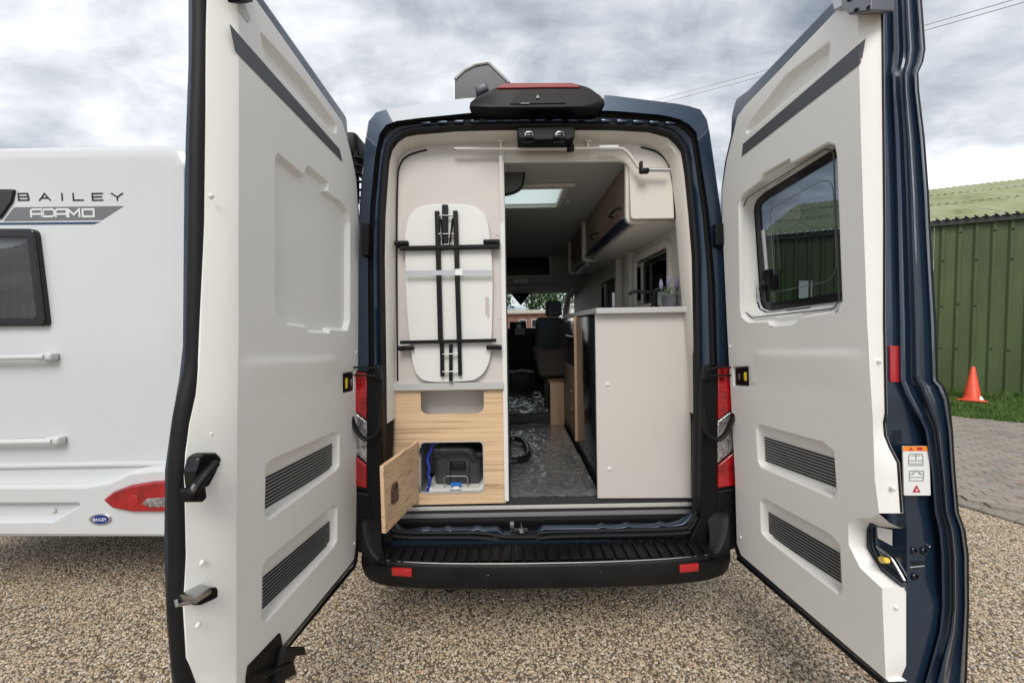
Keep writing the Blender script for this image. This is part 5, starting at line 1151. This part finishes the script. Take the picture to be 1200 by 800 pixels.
# rounded grey flap by the rooflight
fv = V(2.42); fo_ = smooth_path([Vector((x, y, 0)) for x, y in ((572, 190), (598, 191), (609, 194), (615, 201), (614.5, 212), (611, 221), (602, 226.5), (588, 229.5), (572, 230))], 4)
b_ = MB(); b_.solid(fv, ats([(p.x, p.y) for p in fo_], fv), 0, -.02); fp_ = b_.build('folded_screen', BLACK, van)
b_ = MB(); b_.solid(fv, inset(ats([(p.x, p.y) for p in fo_], fv), .012), .004, 0); b_.build('screen_back', mat('screen_grey', (.10, .10, .10), .5), fp_)
# lockers
XL = at(738, 230, RW, FD)[0] - .002; ZB = P(739, 256).z; YL0, YL1 = 2.24, 4.45
def locker_face(y0, y1, nm='locker_door'):
    sf = Fr((XL + .012, 0, 0), (0, 1, 0), (0, 0, 1), (-1, 0, 0)); b = MB(); b.solid(sf, rnd(rect(y0, ZB + .055, y1, ZC - .012), .006), 0, -.02, bev=.002); o = b.build(nm, WOODM, van)
    ym = (y0 + y1) / 2 - .1; b = MB(); pts = [(XL + .012, ym - .10, ZB + .115), (XL - .022, ym - .07, ZB + .115), (XL - .022, ym + .07, ZB + .115), (XL + .012, ym + .10, ZB + .115)]
    b.tube(smooth_path([Vector(p) for p in pts], 3), .007, 8); b.build('locker_handle', BLACKG, o)
locker_face(2.27, 2.92); locker_face(2.925, 3.55); locker_face(3.63, 4.02); locker_face(4.025, 4.42)
boxw('locker_carcass', XL + .035, 1.005, YL0, YL1, ZB + .01, ZC - .005, INNER)
boxw('locker_light_rail', XL + .004, XL + .05, 2.26, 4.42, ZB + .004, ZB + .052, mat('navy_gloss', (.008, .014, .035), .12))
b_ = MB(); spo = rnd([(XL - .012, ZC), (XL - .012, ZB - .012), (.965, ZB - .012), (.965, ZC)], [0, .05, 0, 0], 6)
for y in (2.225, 3.56, 4.44):
    b2 = MB(); b2.solid(V(y), rnd([(XL - .014, ZC - .004), (XL - .014, ZB - .02), (XL + .11, ZB - .02), (XL + .11, ZC - .004)], [0, .045, .01, 0], 6), 0, -.028 - (.03 if y == 3.56 else 0), bev=.003); b2.build('locker_divider', LINER, van)
boxw('locker_underside', XL + .06, 1.008, 2.24, 4.44, ZB - .012, ZB + .008, LINER)
b_ = MB(); b_.tube([(XL + .06, 3.7, ZB - .016), (XL + .06, 4.3, ZB - .016)], .014, 10); b_.build('strip_light', LABELW, van)
# over-cab bulkhead with a dark window
fb = V(5.42); bo_ = [(-.80, 2.18), (1.01, 2.18), (1.01, 2.62), (-.80, 2.62)]
bw = rnd(ats([(560, 301.5), (643, 300.5), (644.5, 322.5), (560, 323.5)], fb), .03)
b_ = MB(); b_.plate(fb, bo_, 0, [bw], -.03, hd=-.06); b_.build('overcab_panel', CEIL, van)
b_ = MB(); b_.plate(fb, inset(bw, -.02), -.05); b_.build('overcab_window', BLACKG, van)
b_ = MB(); b_.plate(fb, inset(bw, -.04), .02, [bw], 0, bev=.004, hd=0); b_.build('window_frame', INNER, van)
boxw('cab_lining', -.8, .97, 5.42, 6.40, 2.16, 2.185, CEIL)
q = at(609.5, 329, V(5.40)); b_ = MB(); b_.box((q[0], 5.405, q[1]), (.20, .03, .065), bev=.01); b_.build('cab_light', LABELW, van)
boxw('overcab_lip', -.8, .75, 5.36, 5.42, 2.13, 2.20, CEIL, bev=.01)
fs2 = V(6.2); tri = rnd(ats([(598, 343), (622, 343), (610.5, 358)], fs2), .02); b_ = MB(); b_.solid(fs2, tri, 0, -.06, bev=.01); b_.build('mirror_housing', BLACK, van)
# cab: dashboard, screen, seats, pillar lining
b_ = MB(); b_.grid([[Vector((x, y, z)) for y, z in ((6.05, .8), (6.02, 1.2), (6.0, 1.5), (6.10, 1.60), (6.5, 1.60), (7.2, 1.52))] for x in (-.8, -.3, .2, .6, .98)]); b_.build('dashboard', DASH, van)
q0d, q1d = at(597, 377, V(5.9)), at(617, 394, V(5.9)); ds = boxw('centre_display', q0d[0], q1d[0], 5.9, 5.98, q1d[1], q0d[1], BLACKG, bev=.01)
q0d, q1d = at(603, 385, V(5.89)), at(615.5, 392, V(5.89)); boxw('display_screen', q0d[0], q1d[0], 5.893, 5.898, q1d[1], q0d[1], mat('grey_screen', (.20, .20, .22), .3), ds, bev=0)
b_ = MB(); swc = Vector((.55, 5.75, 1.48)); b_.tube([swc + Vector((.19 * math.cos(a), .04 * math.sin(a), .19 * math.sin(a))) for a in [k * math.pi / 14 for k in range(29)]], .014, 8); b_.build('steering_wheel', DASH, van)
for x in (.86,): boxw('cab_door_lining', .93, .97, 5.42, 6.5, .8, 1.62, CEIL)
b_ = MB(); b_.tube([(.94, 5.45, 2.18), (.93, 6.3, 2.1), (.95, 7.0, 1.6)], .05, 8); b_.build('pillar_lining', CEIL, van)
st_ = None
def cushion(name, c, sz, mt, par, bev=.05, rot=None, taper=0):
    b = MB(); b.box((0, 0, 0), sz, bev=bev)
    for v in b.v:
        f = v.z / sz[2] + .5; v.x *= 1 - taper * (1 - f); v.y *= 1 - taper * (1 - f)
        if rot is not None: v[:] = rot @ v
        v += Vector(c)
    return b.build(name, mt, par, smooth=60)
ya = 5.05; 
a0, a1 = at(639, 353, V(ya)), at(658, 371, V(ya)); hr = cushion('headrest', ((a0[0] + a1[0]) / 2, ya, (a0[1] + a1[1]) / 2), (a1[0] - a0[0], .12, a0[1] - a1[1]), SEATG, van, .045)
b_ = MB(); q = at(648.5, 367, V(ya - .07)); b_.box((q[0], ya - .062, q[1]), (.12, .01, .03), bev=.004); b_.build('headrest_slot', mat('light_slot', (.3, .32, .36), .5), hr)
a0, a1 = at(626, 372, V(ya)), at(659, 425, V(ya)); cushion('driver_seat_back', ((a0[0] + a1[0]) / 2 + .02, ya, (a0[1] + a1[1]) / 2), (a1[0] - a0[0], .16, a0[1] - a1[1]), SEATG, van, .06, taper=-.1)
yb = 3.85
a0, a1 = at(626, 410, V(yb)), at(668, 443, V(yb)); cushion('bench_cushion', ((a0[0] + a1[0]) / 2 + .12, yb + .25, (a0[1] + a1[1]) / 2 + .01), (a1[0] - a0[0] + .24, .55, a0[1] - a1[1]), SEATF, van, .04, taper=.18)
a0, a1 = at(653, 378, V(4.3)), at(672, 412, V(4.3)); cushion('bench_backrest', ((a0[0] + a1[0]) / 2 + .12, 4.3, (a0[1] + a1[1]) / 2), (a1[0] - a0[0] + .24, .14, a0[1] - a1[1]), SEATF, van, .04)
# tap and pot plant on the worktop
tp2 = MB(); zt_ = ZW
xt, yt = at(767, 358, V(2.42))[0], 2.42
tp2.tube([(xt, yt, zt_), (xt, yt, zt_ + .02)], .030, 14); tp2.tube([(xt, yt, zt_), (xt, yt, zt_ + .115)], .019, 12)
tp2.tube(smooth_path([Vector((xt + .01, yt, zt_ + .10)), Vector((xt - .06, yt, zt_ + .108)), Vector((xt - .14, yt, zt_ + .11)), Vector((xt - .155, yt, zt_ + .09))], 4), .010, 10)
tp2.tube([(xt, yt, zt_ + .115), (xt + .07, yt - .01, zt_ + .135)], .010, 10); tp2.build('kitchen_tap', BLACK, van)
pn = thing('pot_plant', 'small potted lavender plant on the kitchen worktop by the window', 'plant')
xp, yp = .925, 2.25
b_ = MB(); b_.lathe([(.036, 0), (.042, .02), (.047, .075), (.044, .078), (.04, .06)], (xp, yp, zt_), (0, 0, 1), 20); b_.build('pot', mat('grey_wicker', (.10, .10, .12), .8, bump=(120, 1, .004)), pn)
b_ = MB()
for k in range(170):
    a, r_, h = random.uniform(0, 6.28), random.uniform(0, .065), random.uniform(.06, .125); c = Vector((xp + r_ * math.cos(a), yp + r_ * math.sin(a), zt_ + h - r_ * .3)); t = Vector((math.cos(a), math.sin(a), random.uniform(-.2, 1))).normalized() * random.uniform(.012, .024); s2 = t.cross(Vector((0, 0, 1))).normalized() * .004
    b_.add([c - s2, c + t, c + s2, c - t * .4], [(0, 1, 2, 3)])
o = b_.build('leaves', ramp_mat('plant_leaf', [(.10, .18, .06), (.22, .32, .14), (.35, .42, .25)], 30, .6), pn, smooth=0, normals=False); o['kind'] = 'stuff'
for dx, dy, h in ((-.05, 0, .165), (.0, .02, .185), (.03, -.02, .17), (.045, .01, .15)):
    b_ = MB(); b_.tube([(xp + dx * .4, yp + dy, zt_ + .07), (xp + dx, yp + dy, zt_ + h - .06)], .0018, 5); b_.lathe([(.002, 0), (.010, .012), (.012, .03), (.008, .05), (0, .065)], (xp + dx, yp + dy, zt_ + h - .06), (dx * .6, dy, 1), 8); b_.build('flower_spike', mat('lavender', (.22, .20, .34), .8), pn)

# ------------------------------------------------------------------ what the windscreen looks out on
bl = thing('brick_building', 'low red brick building seen through the windscreen of the van', 'building')
boxw('wall', -6, 3.8, 32, 40, 0, 2.55, mat('red_brick', (.30, .14, .11), .85, bump=(20, .4, .02), var=(3, .25)), bl, bev=0)
boxw('roof', -6.3, 4.1, 31.7, 40.3, 2.55, 2.85, mat('pale_fascia', (.62, .56, .50), .7), bl, bev=.02)
for k in range(9):
    if k == 5: continue
    fm = boxw('window', -5.4 + k * 1.0, -4.75 + k * 1.0, 31.95, 32.1, 1.35, 2.1, mat('pale_window', (.42, .42, .42), .4) if k == 0 else bpy.data.materials['pale_window'], bl, bev=.02); boxw('pane', -5.3 + k, -4.85 + k, 31.93, 31.96, 1.45, 2.0, BLACKG, fm, bev=0)
bl2 = thing('white_shed', 'white fronted shed beyond the windscreen, right of the brick building', 'shed')
boxw('wall', 4.6, 9, 30, 34, 0, 3.0, WHITE, bl2, bev=0); boxw('roof', 4.4, 9.2, 29.8, 34.2, 3.0, 3.2, SHELF, bl2, bev=.02); boxw('door', 5.2, 6.4, 29.95, 30.05, 0, 2.2, BLACKG, bl2, bev=0)
def car(x, y, col, label):
    c = thing('parked_car', label, 'car', 'cars parked ahead of the van'); cm = mat('car_paint', col, .25, .2, 1)
    prof_c = [(-.88, .35), (.88, .35), (.90, .6), (.86, .88), (.72, .93), (.60, 1.38), (.50, 1.46), (-.50, 1.46), (-.60, 1.38), (-.72, .93), (-.86, .88), (-.90, .6)]
    b = MB(); ys_ = [(0, .90, .62), (.15, 1, .66), (.9, 1, .70), (1.5, 1, 1), (3.2, 1, 1), (3.9, .97, .75), (4.1, .92, .68)]; rows = []
    for yy, sx, sz in ys_: rows.append([Vector((x + px_ * sx, y + yy, pz if pz < .9 else .9 + (pz - .9) * (1 if sz == 1 else .12))) for px_, pz in prof_c])
    b.grid(rows, True); b.add(rows[0], [tuple(range(12))]); b.add(rows[-1], [tuple(range(12))]); b.build('body', cm, c)
    b = MB(); b.add([Vector((x + a, y + yy, z)) for a, yy, z in ((-.66, .98, .95), (.66, .98, .95), (.52, 1.42, 1.40), (-.52, 1.42, 1.40))], [(0, 1, 2, 3)]); b.build('rear_window', BLACKG, c)
    for sx in (-.78, .78):
        for yy in (.8, 3.2): b = MB(); b.lathe([(0, -.1), (.3, -.1), (.32, 0), (.3, .1), (0, .1)], (x + sx, y + yy, .32), (1, 0, 0), 20); b.build('wheel', RUBBER, c)
    for sx in (-.7, .7): b = MB(); b.box((x + sx, y + .02, .72), (.26, .05, .16), bev=.02); b.build('tail_lamp', RED, c)
car(-.2, 14, (.55, .62, .66), 'pale blue-grey car seen through the left of the windscreen'); car(2.1, 15.5, (.72, .72, .72), 'white car seen beside the driver seat headrest'); car(.95, 20, (.1, .12, .15), 'dark car parked farther off between the two pale ones')
def tree(x, y, h, r_, label, seed):
    t = thing('tree', label, 'tree', 'trees beyond the brick building'); rg = random.Random(seed)
    b = MB(); b.tube([(x, y, 0), (x + .1, y, h * .35), (x - .1, y + .1, h * .7)], [.28, .2, .07], 8)
    for k in range(6): a = rg.uniform(0, 6.28); b.tube([(x, y, h * (.3 + .05 * k)), (x + math.cos(a) * r_ * .6, y + math.sin(a) * r_ * .6, h * (.5 + .06 * k))], [.09, .03], 6)
    b.build('trunk', mat('bark', (.08, .06, .045), .9), t); b = MB()
    cl = [(Vector((x + rg.uniform(-1, 1) * r_ * .7, y + rg.uniform(-1, 1) * r_ * .7, h * rg.uniform(.35, .9))), r_ * rg.uniform(.3, .5)) for _ in range(16)]
    for k in range(2600):
        c, rr_ = rg.choice(cl); d = Vector((rg.gauss(0, 1), rg.gauss(0, 1), rg.gauss(0, 1))).normalized() * rr_ * rg.uniform(.6, 1.05); p = c + d
        u = Vector((rg.uniform(-1, 1), rg.uniform(-1, 1), rg.uniform(-1, 1))).normalized() * .16; v = u.cross(d).normalized() * .11
        b.add([p - u, p - v, p + u, p + v], [(0, 1, 2, 3)])
    b.build('crown', ramp_mat('leaves', [(.02, .045, .012), (.05, .09, .02), (.08, .13, .035)], .8, .7), t, smooth=0, normals=False)
for i, (x, y, h, r_, lb_) in enumerate(((-2.5, 44, 8.5, 3.4, 'leftmost dark tree seen through the windscreen'), (2.4, 46, 9.5, 3.8, 'tall dark tree in the middle of the windscreen view'), (7.5, 43, 8.5, 3.4, 'dark tree behind the driver headrest'), (12, 47, 9, 3.8, 'rightmost dark tree beyond the white shed'))): tree(x, y, h, r_, lb_, i + 3)

# ------------------------------------------------------------------ pressed swage across both trim panels
def swage(o, D, px0, px1, py):
    t0 = at((px0 + px1) / 2, py, D)[1]; sa, sb = sorted((at(px0, py, D)[0], at(px1, py, D)[0]))
    b = bmesh.new(); b.from_mesh(o.data)
    def inz(v):
        p = v - D.O; return abs(p.dot(D.n)) < 2e-4 and sa - .005 < p.dot(D.a) < sb + .005 and t0 - .15 < p.dot(D.b) < t0 + .04
    for c in (.03, .015, .005, -.005, -.015, -.03, -.06, -.10, -.14):
        g = [f for f in b.faces if all(abs((v.co - D.O).dot(D.n)) < 2e-4 for v in f.verts)]
        bmesh.ops.bisect_plane(b, geom=g + list({e for f in g for e in f.edges}) + list({v for f in g for v in f.verts}), plane_co=D.P(0, t0 + c, 0), plane_no=D.b, dist=1e-6)
    for c in (sa, sa + .03, sa + .07, sb - .07, sb - .03, sb):
        g = [f for f in b.faces if all(abs((v.co - D.O).dot(D.n)) < 2e-4 for v in f.verts) and t0 - .16 < (f.calc_center_median() - D.O).dot(D.b) < t0 + .05]
        bmesh.ops.bisect_plane(b, geom=g + list({e for f in g for e in f.edges}) + list({v for f in g for v in f.verts}), plane_co=D.P(c, 0, 0), plane_no=D.a, dist=1e-6)
    sm = lambda x: max(0, min(1, x)) ** 2 * (3 - 2 * max(0, min(1, x)))
    mv = []
    for v in b.verts:
        if inz(v.co):
            p = v.co - D.O; s_, t_ = p.dot(D.a), p.dot(D.b) - t0
            h = sm((.015 - t_) / .03) * sm((t_ + .14) / .13) * sm((s_ - sa) / .07) * sm((sb - s_) / .07); mv.append((v, h))
    for v, h in mv: v.co += D.n * .007 * h
    for f in b.faces:
        c = f.calc_center_median() - D.O
        if t0 - .15 < c.dot(D.b) < t0 + .04 and abs(c.dot(D.n)) < .01: f.smooth = True
    b.to_mesh(o.data); b.free()
swage(bpy.data.objects['trim_panel'], DL, 396, 281, 420)
swage(bpy.data.objects['trim_panel.001'], DR, 882, 1014, 412)
